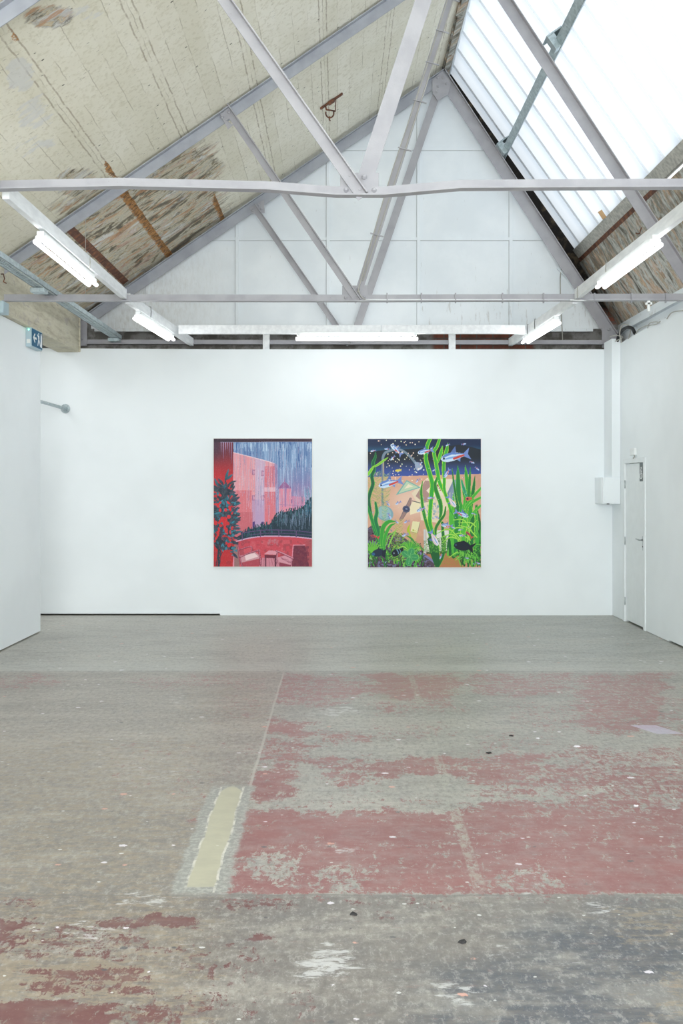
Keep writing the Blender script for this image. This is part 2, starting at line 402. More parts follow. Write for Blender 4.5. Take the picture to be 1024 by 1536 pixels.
# ------------------------------------------------------------------ helpers: meshes
class MB:
    def __init__(s): s.v = []; s.f = []; s.sm = []
    def quad(s, pts, smooth=False):
        i = len(s.v); s.v += [tuple(p) for p in pts]; s.f.append(tuple(range(i, i + len(pts)))); s.sm.append(smooth); return s
    def hull(s, a, b, smooth=False):
        """two matching rings of points joined into a closed solid"""
        n = len(a); i = len(s.v); s.v += [tuple(p) for p in a] + [tuple(p) for p in b]
        s.f.append(tuple(reversed(range(i, i + n)))); s.f.append(tuple(range(i + n, i + 2 * n))); s.sm += [False, False]
        for k in range(n):
            k2 = (k + 1) % n; s.f.append((i + k, i + k2, i + n + k2, i + n + k)); s.sm.append(smooth)
        return s
    def box(s, x0, x1, y0, y1, z0, z1):
        return s.hull([(x0, y0, z0), (x1, y0, z0), (x1, y1, z0), (x0, y1, z0)], [(x0, y0, z1), (x1, y0, z1), (x1, y1, z1), (x0, y1, z1)])
    def prism_y(s, poly, y0, y1):
        return s.hull([(x, y0, z) for x, z in poly], [(x, y1, z) for x, z in poly])
    def prism_x(s, poly, x0, x1):
        return s.hull([(x0, y, z) for y, z in poly], [(x1, y, z) for y, z in poly])
    def bar(s, a, b, w, h, up=(0, 0, 1)):
        a = Vector(a); b = Vector(b); d = (b - a).normalized(); u = Vector(up); sx = d.cross(u).normalized(); u = sx.cross(d)
        ring = lambda c: [c + sx * w / 2 * i + u * h / 2 * j for i, j in ((-1, -1), (1, -1), (1, 1), (-1, 1))]
        return s.hull(ring(a), ring(b))
    def tube(s, pts, r, n=10, caps=True):
        pts = [Vector(p) for p in pts]; rings = []
        up = Vector((0, 0, 1))
        for i, p in enumerate(pts):
            d = (pts[min(i + 1, len(pts) - 1)] - pts[max(i - 1, 0)]).normalized()
            if abs(d.dot(up)) > .95: up = Vector((1, 0, 0)) if abs(d.x) < .9 else Vector((0, 1, 0))
            sx = d.cross(up).normalized(); u = sx.cross(d)
            rr = r[i] if hasattr(r, '__len__') else r
            rings.append([p + (sx * math.cos(t) + u * math.sin(t)) * rr for t in [2 * math.pi * q / n for q in range(n)]])
        i0 = len(s.v)
        for rg in rings: s.v += [tuple(p) for p in rg]
        for q in range(len(rings) - 1):
            for j in range(n):
                j2 = (j + 1) % n; a = i0 + q * n
                s.f.append((a + j, a + j2, a + n + j2, a + n + j)); s.sm.append(True)
        if caps:
            s.f.append(tuple(reversed(range(i0, i0 + n)))); e = i0 + (len(rings) - 1) * n
            s.f.append(tuple(range(e, e + n))); s.sm += [False, False]
        return s
    def dome(s, c, r, axis=(0, -1, 0), n=10, flat=.6):
        ax = Vector(axis).normalized(); t = ax.orthogonal().normalized(); b = ax.cross(t); c = Vector(c)
        pts = []; rr = []
        prev = None; i0 = len(s.v); rows = 4
        for q in range(rows):
            a = q / rows * math.pi / 2
            s.v += [tuple(c + ax * math.sin(a) * r * flat + (t * math.cos(p) + b * math.sin(p)) * r * math.cos(a)) for p in [2 * math.pi * j / n for j in range(n)]]
        s.v.append(tuple(c + ax * r * flat))
        for q in range(rows - 1):
            for j in range(n):
                j2 = (j + 1) % n; s.f.append((i0 + q * n + j, i0 + q * n + j2, i0 + (q + 1) * n + j2, i0 + (q + 1) * n + j)); s.sm.append(True)
        top = len(s.v) - 1; q = rows - 1
        for j in range(n): s.f.append((i0 + q * n + j, i0 + q * n + (j + 1) % n, top)); s.sm.append(True)
        return s
    def build(s, name, mat, parent=None, bevel=0):
        me = bpy.data.meshes.new(name); me.from_pydata(s.v, [], s.f); me.update()
        me.polygons.foreach_set('use_smooth', s.sm)
        import bmesh
        bm = bmesh.new(); bm.from_mesh(me); bmesh.ops.recalc_face_normals(bm, faces=bm.faces)
        if bevel:
            ed = [e for e in bm.edges if len(e.link_faces) == 2 and e.calc_face_angle(0) > .7]
            bmesh.ops.bevel(bm, geom=ed, offset=bevel, segments=2, affect='EDGES', profile=.5)
        bm.to_mesh(me); bm.free()
        me.materials.append(mat)
        o = bpy.data.objects.new(name, me); COL.objects.link(o)
        if parent is not None:
            o.parent = parent
            if parent.type == 'EMPTY': o.matrix_parent_inverse = Matrix.Translation(-Vector(parent.location))
        return o
def tag(o, label=None, cat=None, group=None, kind=None):
    if label: o['label'] = label
    if cat: o['category'] = cat
    if group: o['group'] = group
    if kind: o['kind'] = kind
    return o
def thing(name, loc, label, cat, group=None, kind=None):
    o = bpy.data.objects.new(name, None); o.location = loc; o.empty_display_size = .1
    COL.objects.link(o); return tag(o, label, cat, group, kind)
def struct(o, label=None, cat=None): return tag(o, label, cat, kind='structure')
def wpt(px, py, d): s = F / d; return ((px - 507) / s, d, EYE + (730 - py) / s)

# ------------------------------------------------------------------ grids that carry stain / tone fields
def smooth(v, a, b):
    t = np.clip((v - a) / (b - a), 0, 1); return t * t * (3 - 2 * t)
def grid(name, P, fields, mat):
    """P: (rows, cols, 3) points; fields: name -> (rows, cols, 3) colours kept on the vertices"""
    r, c = P.shape[:2]
    me = bpy.data.meshes.new(name)
    me.vertices.add(r * c); me.vertices.foreach_set('co', P.reshape(-1).astype(np.float32))
    idx = np.arange(r * c).reshape(r, c)
    q = np.stack([idx[:-1, :-1], idx[:-1, 1:], idx[1:, 1:], idx[1:, :-1]], -1).reshape(-1)
    nf = (r - 1) * (c - 1)
    me.loops.add(nf * 4); me.loops.foreach_set('vertex_index', q.astype(np.int32))
    me.polygons.add(nf); me.polygons.foreach_set('loop_start', np.arange(0, nf * 4, 4, dtype=np.int32))
    try: me.polygons.foreach_set('loop_total', np.full(nf, 4, np.int32))
    except Exception: pass
    me.update(calc_edges=True); me.validate()
    for k, f in fields.items():
        a = me.color_attributes.new(k, 'FLOAT_COLOR', 'POINT')
        d = np.ones((r * c, 4), np.float32); d[:, :3] = f.reshape(-1, 3)
        a.data.foreach_set('color', d.reshape(-1))
    me.materials.append(mat)
    o = bpy.data.objects.new(name, me); COL.objects.link(o); return o
def tolin(a):
    a = np.clip(a, 0, 255) / 255.0
    return np.where(a <= .04045, a / 12.92, ((a + .055) / 1.055) ** 2.4)

# --- floor
def build_floor():
    ys = [-3.5, -1.0, 1.0, 2.4]
    y = 2.9
    while y < 13.3: ys.append(y); y *= 1.0055
    ys += [13.4, 13.9]
    xs = [-6.4, -5.2, -4.3] + list(np.arange(-3.7, 3.75, .026)) + [3.95]
    X, Y = np.meshgrid(np.array(xs), np.array(ys))
    Yc = np.maximum(Y, 2.6); S = F / Yc; px = 507 + X * S; py = 730 + EYE * S
    def E(cx, cy, rx, ry, w=1.0): return w * (1 - smooth(np.sqrt(((px - cx) / rx) ** 2 + ((py - cy) / ry) ** 2), .45, 1.15))
    def B(x0, x1, y0, y1, w=1.0, sx=26, sy=7):
        wob = 10 * np.sin(py * .31 + x0) + 7 * np.sin(py * .83 + y0); wy = 3.5 * np.sin(px * .043 + y0) + 2.2 * np.sin(px * .12 + x0)
        return _B(px + wob, py + wy, x0, x1, y0, y1, w, sx, sy)
    def _B(px, py, x0, x1, y0, y1, w, sx, sy):
        return w * smooth(px, x0 - sx, x0 + sx) * (1 - smooth(px, x1 - sx, x1 + sx)) * smooth(py, y0 - sy, y0 + sy) * (1 - smooth(py, y1 - sy, y1 + sy))
    mx = lambda *a: np.maximum.reduce(a)
    right = smooth(X, -.53, -.49); mid = smooth(Y, 4.12, 4.18) * (1 - smooth(Y, 9.10, 9.16))
    R = mx(.12 + 0 * X, B(330, 520, 1008, 1060, .66), B(470, 560, 1022, 1050, .72), B(548, 690, 1008, 1048, .80), B(548, 700, 1048, 1070, .5),
           B(690, 860, 1008, 1045, .62), B(860, 1005, 1008, 1100, .72), B(1000, 1100, 1040, 1110, .5), B(760, 900, 1050, 1095, .42),
           B(385, 470, 1078, 1105, .80), B(380, 470, 1105, 1150, .66), B(465, 560, 1098, 1120, .6), B(470, 560, 1132, 1180, .66),
           B(550, 700, 1085, 1110, .40), B(550, 700, 1136, 1165, .80, 14, 4), B(700, 860, 1100, 1140, .35), B(360, 450, 1150, 1200, .84),
           B(700, 1100, 1148, 1200, .66), B(690, 820, 1130, 1175, .74), B(820, 1100, 1120, 1215, .55), B(430, 700, 1185, 1212, .38),
           B(340, 1100, 1215, 1350, .86, 14, 8), B(420, 680, 1225, 1262, .98), B(700, 1100, 1200, 1260, .72), B(830, 1100, 1270, 1345, .95), B(355, 450, 1240, 1275, .96))
    R = R - E(410, 1300, 45, 30, .42) - E(505, 1318, 55, 26, .30) - E(790, 1320, 90, 22, .22) - E(470, 1178, 30, 30, .35) - E(700, 1190, 260, 14, .18)
    R = np.clip(R, 0, 1) * right * mid
    L = mx(B(-80, 95, 1010, 1034, .50), B(200, 400, 1012, 1034, .46), B(300, 420, 1040, 1080, .30), B(150, 400, 1110, 1200, .22), B(280, 325, 1215, 1240, .45)) * (1 - right) * mid
    Q = mx(B(150, 305, 1374, 1392, .86, 14, 4), B(-60, 52, 1376, 1398, .84), B(105, 232, 1408, 1430, .66), B(-60, 220, 1392, 1440, .50), B(40, 230, 1452, 1495, .66), B(-60, 175, 1500, 1560, .92, 20, 8),
           B(170, 270, 1505, 1560, .66), B(325, 445, 1342, 1366, .55), B(375, 415, 1400, 1414, .80, 8, 4), B(350, 400, 1425, 1445, .5), B(250, 400, 1410, 1560, .34), B(440, 480, 1480, 1560, .45), B(520, 720, 1346, 1362, .42),
           B(0, 60, 1340, 1365, .6), E(560, 1372, 60, 10, .3), B(400, 1100, 1345, 1352, .5)) * (1 - smooth(Y, 4.10, 4.16))
    R = np.clip(R + L + Q, 0, 1)
    W = mx(B(100, 168, 1380, 1412, .8), B(60, 110, 1390, 1408, .5), B(172, 262, 1338, 1362, .75), B(245, 330, 1350, 1364, .6), B(215, 300, 1158, 1172, .7), B(260, 300, 1400, 1455, .6), B(30, 70, 1378, 1400, .7),
           B(440, 535, 1425, 1470, .95), B(465, 500, 1405, 1430, .8), B(480, 540, 1430, 1440, .8), B(650, 712, 1470, 1505, .9), B(870, 925, 1352, 1378, .8), B(730, 800, 1350, 1400, .4), B(720, 790, 1415, 1445, .5),
           B(840, 870, 1425, 1450, .7), B(460, 540, 1060, 1078, .8), B(590, 620, 1064, 1080, .8), B(420, 470, 1130, 1140, .5), B(350, 380, 1140, 1160, .6), B(760, 830, 1290, 1345, .55), B(215, 260, 1040, 1046, .7),
           B(230, 290, 1035, 1058, .6), B(730, 900, 1000, 1008, .6), B(230, 290, 945, 980, .5), B(60, 110, 938, 950, .4), B(700, 1000, 1344, 1350, .6), B(505, 545, 1272, 1282, .9, 6, 3), B(110, 160, 1015, 1030, .5))
    O = mx(B(-60, 330, 1090, 1560, .55, 60, 40), B(250, 420, 1030, 1100, .4), B(-60, 400, 1180, 1260, .5), B(900, 1100, 1352, 1420, .5, 50, 16), B(960, 1100, 1440, 1560, .45, 50, 30), B(-60, 240, 1440, 1500, .8), B(550, 690, 1010, 1050, .6))
    tone = np.zeros(X.shape + (3,))
    def lay(w, col): tone[:] = tone * (1 - w[..., None]) + np.array(col, float) * w[..., None]
    one = 1 + 0 * X
    lay(one, (172, 172, 165))
    lay(B(-400, 760, 890, 1008, .5, 200, 30), (180, 175, 164))
    lay(B(560, 1400, 890, 1000, .55, 150, 30), (158, 162, 156))
    lay(mid * (1 - right), (156, 148, 138)); lay(mid * right, (158, 155, 147))
    lay(mid * (1 - right) * smooth(py, 1080, 1300), (130, 124, 116))
    near = 1 - smooth(Y, 4.12, 4.17)
    lay(near, (119, 114, 109))
    lay(near * smooth(py, 1420, 1536) * .5, (110, 106, 103))
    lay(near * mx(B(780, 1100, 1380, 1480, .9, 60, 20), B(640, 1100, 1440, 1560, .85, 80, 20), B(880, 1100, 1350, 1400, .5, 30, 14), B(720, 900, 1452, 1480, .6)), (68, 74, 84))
    lay(near * E(410, 1480, 300, 80, .4), (119, 113, 107))
    lay(near * B(-60, 330, 1350, 1560, .5, 60, 20), (120, 110, 97))
    o = grid('floor', np.stack([X, Y, 0 * X], -1), {'tone': tolin(tone), 'mask': np.stack([R, W, O], -1)}, M['floor'])
    return struct(o, 'worn grey concrete floor with scraped red paint', 'floor')

# --- sloping concrete roof slab over the left side
def zl(x): return 6.375 + .685 * x
def build_slab():
    ys = [-3.5, -1, 1, 3] + list(np.arange(4.4, 13.8, .05)) + [13.8]
    xs = list(np.arange(-3.44, 1.56, .05))
    X, Y = np.meshgrid(np.array(xs), np.array(ys)); Z = zl(X)
    S = F / np.maximum(Y, 2.5); px = 507 + X * S; py = 730 - (Z - EYE) * S
    def E(cx, cy, rx, ry, w=1.0): return w * (1 - smooth(np.sqrt(((px - cx) / rx) ** 2 + ((py - cy) / ry) ** 2), .4, 1.2))
    bay = smooth(Y, 10.25, 10.35)
    low = 1 - smooth(X, -2.1, -.75)
    st = bay * low * .95
    st = np.maximum(st, bay * E(290, 250, 60, 30, .9))
    st = np.maximum(st, (1 - bay) * np.maximum.reduce([E(165, 285, 100, 26, .85), E(190, 330, 60, 30, .8), E(120, 265, 50, 20, .6), E(75, 25, 55, 24, .8), E(105, 310, 60, 20, .6), E(20, 60, 14, 20, .4), E(10, 140, 20, 60, .35)]))
    g = np.maximum.reduce([E(30, 110, 30, 40, .75), E(50, 170, 40, 40, .6), E(40, 215, 30, 40, .45), E(70, 215, 24, 12, .6), E(120, 20, 50, 20, .6), bay * E(260, 300, 60, 30, .4)])
    b = np.maximum.reduce([bay * np.exp(-((X + 2.22) / .12) ** 2), bay * .9 * np.exp(-((X + 1.51) / .1) ** 2) * smooth(Y, 12.0, 12.6), np.exp(-((X + 2.22) / .12) ** 2) * E(172, 250, 22, 22, .95), np.exp(-((X + 2.22) / .12) ** 2) * E(25, 50, 24, 26, .6),
                         np.exp(-((X - 1.33) / .1) ** 2) * .4])
    o = grid('ceiling', np.stack([X, Y, Z], -1), {'stain': np.stack([st, g, b], -1)}, M['slab'])
    so = o.modifiers.new('thickness', 'SOLIDIFY'); so.thickness = .14; so.offset = 1
    return struct(o, 'sloping board-marked concrete roof slab, stained low down', 'ceiling')

# ------------------------------------------------------------------ paintings: a brush that paints onto a canvas grid
class Canvas:
    def __init__(s, x0, x1, y0, y1, res):
        s.x0, s.y0, s.res = x0, y0, res
        s.w = int((x1 - x0) / res) + 1; s.h = int((y1 - y0) / res) + 1
        s.a = np.zeros((s.h, s.w, 3)); s.X, s.Y = np.meshgrid(x0 + np.arange(s.w) * res, y0 + np.arange(s.h) * res)
        s.rs = np.random.RandomState(5)
    def blend(s, m, col):
        col = np.array(col, float); s.a = s.a * (1 - m[..., None]) + col * m[..., None]
    def noise(s, sx, sy, seed=1):
        r = np.random.RandomState(seed); gx = (s.X - s.x0) / sx; gy = (s.Y - s.y0) / sy
        g = r.rand(int(gy.max()) + 3, int(gx.max()) + 3); ix = gx.astype(int); iy = gy.astype(int)
        fx = gx - ix; fy = gy - iy; fx = fx * fx * (3 - 2 * fx); fy = fy * fy * (3 - 2 * fy)
        return (g[iy, ix] * (1 - fx) + g[iy, ix + 1] * fx) * (1 - fy) + (g[iy + 1, ix] * (1 - fx) + g[iy + 1, ix + 1] * fx) * fy
    def win(s, x0, x1, y0, y1):
        a = max(0, int((x0 - s.x0) / s.res)); b = min(s.w, int((x1 - s.x0) / s.res) + 2)
        c = max(0, int((y0 - s.y0) / s.res)); d = min(s.h, int((y1 - s.y0) / s.res) + 2)
        return slice(c, max(c, d)), slice(a, max(a, b))
    def poly(s, pts, col, al=1.0):
        p = np.array(pts, float); w = s.win(p[:, 0].min(), p[:, 0].max(), p[:, 1].min(), p[:, 1].max())
        X = s.X[w]; Y = s.Y[w]; ins = np.zeros(X.shape, bool)
        if X.size == 0: return
        for i in range(len(p)):
            x1, y1 = p[i]; x2, y2 = p[(i + 1) % len(p)]
            if y1 == y2: continue
            ins ^= ((Y >= min(y1, y2)) & (Y < max(y1, y2)) & (X < (Y - y1) * (x2 - x1) / (y2 - y1) + x1))
        s.a[w][ins] = s.a[w][ins] * (1 - al) + np.array(col, float) * al
    def dot(s, x, y, r, col, al=1.0):
        w = s.win(x - r, x + r, y - r, y + r); X = s.X[w]
        if X.size == 0: return
        m = (X - x) ** 2 + (s.Y[w] - y) ** 2 <= r * r
        s.a[w][m] = s.a[w][m] * (1 - al) + np.array(col, float) * al
    def ell(s, x, y, rx, ry, ang, col, al=1.0):
        t = [2 * math.pi * i / 20 for i in range(20)]; c, n = math.cos(ang), math.sin(ang)
        s.poly([(x + rx * math.cos(q) * c - ry * math.sin(q) * n, y + rx * math.cos(q) * n + ry * math.sin(q) * c) for q in t], col, al)
    def curve(s, pts):
        P = [np.array(p, float) for p in pts]; P = [2 * P[0] - P[1]] + P + [2 * P[-1] - P[-2]]; out = []
        for i in range(1, len(P) - 2):
            n = max(3, int(np.hypot(*(P[i + 1][:2] - P[i][:2])) / (s.res * .9)))
            for k in range(n):
                t = k / n; a, b, c, d = P[i - 1:i + 3]
                out.append(.5 * ((2 * b) + (c - a) * t + (2 * a - 5 * b + 4 * c - d) * t * t + (3 * b - a - 3 * c + d) * t ** 3))
        out.append(P[-2]); return out
    def stroke(s, pts, col, col2=None, k=1.0, al=1.0):
        """pts: (x, y, radius)"""
        c = s.curve(pts); n = len(c)
        for i, q in enumerate(c):
            cc = col if col2 is None else np.array(col, float) * (1 - i / n) + np.array(col2, float) * (i / n)
            s.dot(q[0], q[1], max(s.res * .55, q[2] * k), cc, al)
    def to_grid(s, name, x0, z0, u, y, parent, mat, thick):
        P = np.stack([x0 + (s.X - s.x0) * u, y + 0 * s.X, z0 - (s.Y - s.y0) * u], -1)
        P = P[::-1]
        o = grid(name, P, {'paint': tolin(s.a[::-1])}, mat); return o
def mat_paint(name):
    k = NT(name); c = k.attr('paint'); f = k.noise(k.pos(), 260, 2)
    return k.bsdf(c, .5, normal=k.bump(f, .1, .001), spec=.25)

def leaf(C, pts, dark, lite, rim=1.45):
    C.stroke(pts, lite, k=1.0); C.stroke(pts, dark, k=1 / rim)
def fish(C, x, y, L, ang, blue=(96, 130, 200), pale=(206, 224, 244), red=(206, 70, 60), flip=1, eye=True):
    """head at (x, y), body pointing along ang towards the tail"""
    c, n = math.cos(ang), math.sin(ang)
    T = lambda u, v: (x + u * L * c - v * L * flip * n, y + u * L * n + v * L * flip * c)
    body = [(0, 0), (.06, -.09), (.2, -.15), (.4, -.16), (.6, -.11), (.78, -.05), (.78, .04), (.6, .09), (.4, .13), (.2, .13), (.06, .08)]
    C.poly([T(.74, -.03), T(1.0, -.2), T(.92, 0), T(1.0, .2), T(.74, .03)], (118, 142, 204))
    C.poly([T(.34, -.14), T(.56, -.34), T(.55, -.1)], (92, 116, 176)); C.poly([T(.5, .08), T(.62, .2), T(.66, .06)], (110, 150, 210))
    C.poly([T(*p) for p in body], pale)
    C.poly([T(*p) for p in [(.05, -.07), (.2, -.15), (.4, -.16), (.78, -.05), (.78, -.02), (.4, -.09), (.1, -.04)]], blue)
    C.poly([T(*p) for p in [(.02, .02), (.3, -.02), (.76, -.01), (.5, .04), (.2, .04)]], (120, 168, 224))
    C.poly([T(*p) for p in [(.4, .03), (.62, -.01), (.8, -.02), (.8, .03), (.62, .07), (.42, .1)]], red)
    if eye: C.dot(*T(.11, -.01), L * .035, (24, 36, 60))

def paint_tank():
    C = Canvas(83, 930, 92, 1055, 2.1); g = random.Random(4)
    q1 = lambda x, y: (x * .5122, y * .5122); q2 = lambda x, y: (x * .5122 + 474.5, y * .5122)
    q3 = lambda x, y: (x * .5122, y * .5122 + 524.5); q4 = lambda x, y: (x * .5122 + 474.5, y * .5122 + 524.5)
    one = 1 + 0 * C.X
    C.blend(one, (28, 44, 76))
    C.blend(smooth(C.Y, 130, 185) * .6, (40, 110, 140))
    # dark hills against the night water, blue haze below
    C.poly([(83, 188), (200, 176), (330, 172), (520, 158), (660, 152), (760, 134), (850, 150), (931, 172), (931, 380), (83, 384)], (32, 40, 50))
    C.blend(smooth(C.Y, 225, 360) * (C.Y < 380), (60, 84, 158))
    C.poly([(83, 378), (500, 366), (931, 354), (931, 1060), (83, 1060)], (214, 166, 140))
    sand = (C.Y > 372 - .02 * (C.X - 83))
    C.blend(sand * smooth(-np.hypot((C.X - 420) / 240, (C.Y - 560) / 160), -1.1, -.2) * .7, (240, 210, 190))
    C.blend(sand * smooth(C.Y, 700, 1050) * .6, (176, 122, 82)); C.blend(sand * smooth(C.X, 800, 930) * .25, (196, 140, 120))
    C.blend(sand * (C.noise(30, 18, 3) > .72) * .12, (240, 190, 170))
    # lamp arm
    arm = [(194, 600, 8), (194, 420, 8), (194, 300, 8), (196, 230, 8), (214, 195, 8), (250, 180, 7), (300, 168, 7), (350, 184, 7), (400, 226, 7), (440, 272, 8)]
    C.stroke(arm, (92, 140, 160), k=1.2); C.stroke(arm, (128, 132, 146), k=.75); C.stroke([(202, 560, 2), (202, 270, 2)], (220, 190, 130))
    C.poly([(432, 262), (470, 268), (494, 292), (484, 314), (450, 328), (438, 312)], (150, 166, 190)); C.poly([(452, 322), (490, 296), (494, 300), (482, 318), (456, 330)], (214, 220, 226))
    # desk things: set square, papers, book, watch, notebook, disc
    C.poly([(410, 500), (520, 388), (730, 392), (750, 470), (700, 600), (600, 720), (480, 700), (470, 600)], (232, 214, 186))
    C.poly([(440, 520), (512, 402), (560, 410), (540, 480), (560, 560), (500, 570)], (176, 140, 132))
    C.poly([(700, 395), (755, 400), (750, 560), (700, 540)], (134, 152, 176))
    C.poly([(520, 480), (560, 440), (580, 398), (722, 396), (722, 420), (680, 512), (560, 520)], (236, 222, 206)); C.poly([(722, 400), (724, 430), (686, 520), (676, 500)], (124, 144, 166))
    for i in range(22): C.ell(g.uniform(600, 660), g.uniform(420, 480), g.uniform(4, 10), 3, g.uniform(0, 3), (140, 60, 48))
    C.poly([(372, 400), (480, 456), (292, 512)], (116, 178, 172)); C.poly([(374, 410), (462, 454), (312, 500)], (190, 210, 178)); C.poly([(386, 430), (422, 448), (356, 466)], (238, 226, 198))
    C.poly([(420, 560), (475, 575), (470, 640), (400, 660), (395, 600)], (240, 226, 190)); C.stroke([(415, 556, 3), (475, 572, 3)], (60, 66, 70))
    wt = [(402, 540, 9), (390, 580, 15), (372, 615, 17), (352, 655, 15), (330, 695, 12)]
    C.stroke(wt, (118, 104, 112)); C.stroke(wt, (158, 128, 122), k=.7); C.ell(370, 618, 29, 26, .4, (84, 88, 112)); C.ell(370, 617, 20, 18, .4, (60, 64, 96)); C.ell(372, 616, 9, 7, .4, (120, 130, 160))
    C.poly([(418, 710), (476, 716), (456, 800), (404, 790)], (150, 140, 110)); C.poly([(418, 708), (472, 714), (452, 796), (402, 786)], (232, 224, 176)); C.poly([(414, 776), (424, 768), (434, 780)], (170, 180, 40))
    C.ell(210, 650, 66, 56, .5, (130, 166, 180)); C.ell(205, 645, 52, 46, .4, (150, 186, 190))
    for i in range(70): C.dot(g.uniform(490, 620), g.uniform(520, 700), g.uniform(4, 11), g.choice([(150, 180, 196), (214, 200, 176), (108, 140, 168), (226, 214, 196)]), .6)
    C.poly([(500, 770), (516, 768), (520, 950), (502, 950)], (206, 206, 204)); C.poly([(520, 772), (720, 780), (740, 930), (520, 942)], (226, 222, 216))
    C.poly([(520, 938), (745, 926), (745, 948), (640, 960), (520, 956)], (66, 46, 48)); C.poly([(500, 956), (760, 946), (800, 1056), (560, 1056)], (182, 122, 80))
    # rocks
    C.poly([(83, 760), (110, 740), (180, 744), (230, 800), (300, 790), (380, 850), (450, 910), (520, 960), (580, 1010), (610, 1056), (83, 1056)], (86, 70, 84))
    C.blend((C.noise(16, 10, 8) > .62) * (C.Y > 760) * (C.Y > 760 + (C.X - 240) * .75) * (C.X < 600) * .8, (112, 116, 156))
    C.blend((C.noise(12, 8, 9) > .68) * (C.Y > 790) * (C.Y > 780 + (C.X - 240) * .8) * (C.X < 590) * .8, (52, 34, 46))
    C.stroke([(430, 930, 8), (500, 960, 9), (560, 1000, 8), (600, 1040, 6)], (128, 126, 172))
    # feathery weed columns at the left
    def feather(x0, y0, x1, y1, n, L, cols, lean=0):
        for i in range(n):
            t = i / n; x = x0 + (x1 - x0) * t; y = y0 + (y1 - y0) * t
            for sd in (-1, 1):
                l = L * (.5 + .5 * math.sin(math.pi * min(1, t * 1.1 + .15))) * g.uniform(.6, 1.0); dy = g.uniform(-1.1, -.2) * l
                C.stroke([(x, y, 1.6), (x + sd * l * .6, y + dy * .4, 1.5), (x + sd * l, y + dy, 1.2)], g.choice(cols), al=.6)
    pal = [(156, 190, 96), (120, 176, 84), (186, 204, 110), (96, 160, 90), (200, 190, 110)]
    feather(150, 345, 150, 720, 60, 42, pal); feather(225, 360, 200, 760, 60, 40, pal); feather(105, 380, 100, 620, 40, 34, [(176, 180, 90), (196, 170, 100), (150, 180, 90)])
    feather(320, 700, 300, 900, 34, 40, [(206, 206, 110), (180, 196, 90), (216, 200, 140), (140, 170, 70)]); feather(430, 780, 425, 900, 22, 28, [(206, 206, 110), (180, 196, 90)])
    C.stroke([(395, 735, 3), (385, 770, 10), (392, 800, 9), (410, 850, 3)], (176, 196, 50))
    # white haze of fine roots right of centre
    for i in range(500):
        x = g.uniform(500, 720); y = g.uniform(830, 950); C.stroke([(x, y, 1.2), (x + g.uniform(-9, 9), y + g.uniform(-9, 9), 1.2)], g.choice([(96, 150, 60), (120, 176, 80), (70, 120, 60)]))
    for i in range(160):
        x = g.uniform(640, 760); y = g.uniform(950, 1040); C.dot(x, y, 2.4, (146, 150, 60), .7)
    # broad ribbons
    D, Lt = (44, 150, 52), (176, 222, 62); D2, L2 = (24, 96, 62), (60, 170, 70)
    def rib(p, d=D, l=Lt, r=1.35): leaf(C, p, d, l, r)
    rib([(140, 192, 3), (138, 230, 9), (122, 270, 12), (128, 320, 14), (112, 370, 13), (120, 430, 14), (98, 500, 14), (90, 560, 13), (110, 680, 12), (130, 760, 14), (178, 900, 12)], D2, L2)
    rib([(232, 232, 3), (190, 262, 9), (150, 290, 8), (125, 300, 6)], (120, 196, 60), (190, 226, 80)); rib([(83, 360, 10), (110, 320, 10), (124, 300, 5)], (120, 200, 60), (190, 226, 80))
    rib([(80, 600, 8), (110, 690, 12), (130, 740, 12), (165, 840, 10), (190, 920, 6)], (34, 130, 66), (80, 190, 70)); rib([(140, 570, 8), (150, 640, 13), (140, 700, 15), (160, 780, 14), (186, 900, 8)], (30, 120, 70), (70, 180, 74))
    rib([(548, 92, 13), (528, 140, 14), (518, 200, 15), (520, 260, 16), (545, 350, 17), (565, 430, 18), (560, 500, 18), (552, 600, 16), (546, 700, 16), (560, 780, 18), (600, 900, 18), (600, 1050, 12)], (52, 168, 58), (170, 224, 50))
    rib([(620, 92, 10), (600, 150, 12), (578, 190, 13), (592, 270, 14), (604, 340, 15), (620, 420, 15), (660, 500, 14), (690, 580, 12), (712, 690, 10)], (60, 176, 56), (180, 228, 60))
    rib([(640, 148, 4), (632, 190, 13), (618, 230, 12), (606, 270, 6)], (70, 184, 60), (180, 228, 60)); rib([(682, 124, 3), (672, 180, 14), (655, 240, 13), (650, 320, 13), (655, 400, 13), (655, 470, 12), (680, 560, 12)], (60, 170, 56), (180, 228, 60))
    rib([(600, 380, 5), (585, 440, 14), (600, 500, 16), (625, 570, 16), (630, 640, 13), (620, 690, 8)], (40, 130, 50), (110, 196, 60)); rib([(492, 410, 3), (482, 480, 9), (488, 560, 11), (500, 640, 13), (520, 720, 13), (545, 800, 13), (570, 900, 12), (590, 1040, 8)], (40, 136, 52), (160, 216, 70))
    rib([(665, 600, 5), (655, 660, 10), (620, 710, 12), (592, 760, 12), (590, 810, 8)], (40, 116, 50), (150, 206, 70)); rib([(640, 720, 10), (645, 800, 12), (655, 900, 13), (640, 980, 12), (610, 1050, 8)], (26, 110, 46), (100, 180, 60))
    C.stroke([(560, 850, 30), (580, 930, 34), (595, 1000, 26), (602, 1050, 12)], (24, 96, 46), al=.8)
    for i in range(150): C.dot(580 + g.uniform(-34, 34), g.uniform(840, 940), g.uniform(3, 6), g.choice([(90, 160, 60), (40, 110, 46), (60, 140, 50)]))
    for i in range(120): C.dot(650 + g.uniform(-18, 18), g.uniform(820, 940), g.uniform(3, 6), g.choice([(90, 160, 60), (50, 120, 50), (130, 180, 80)]))
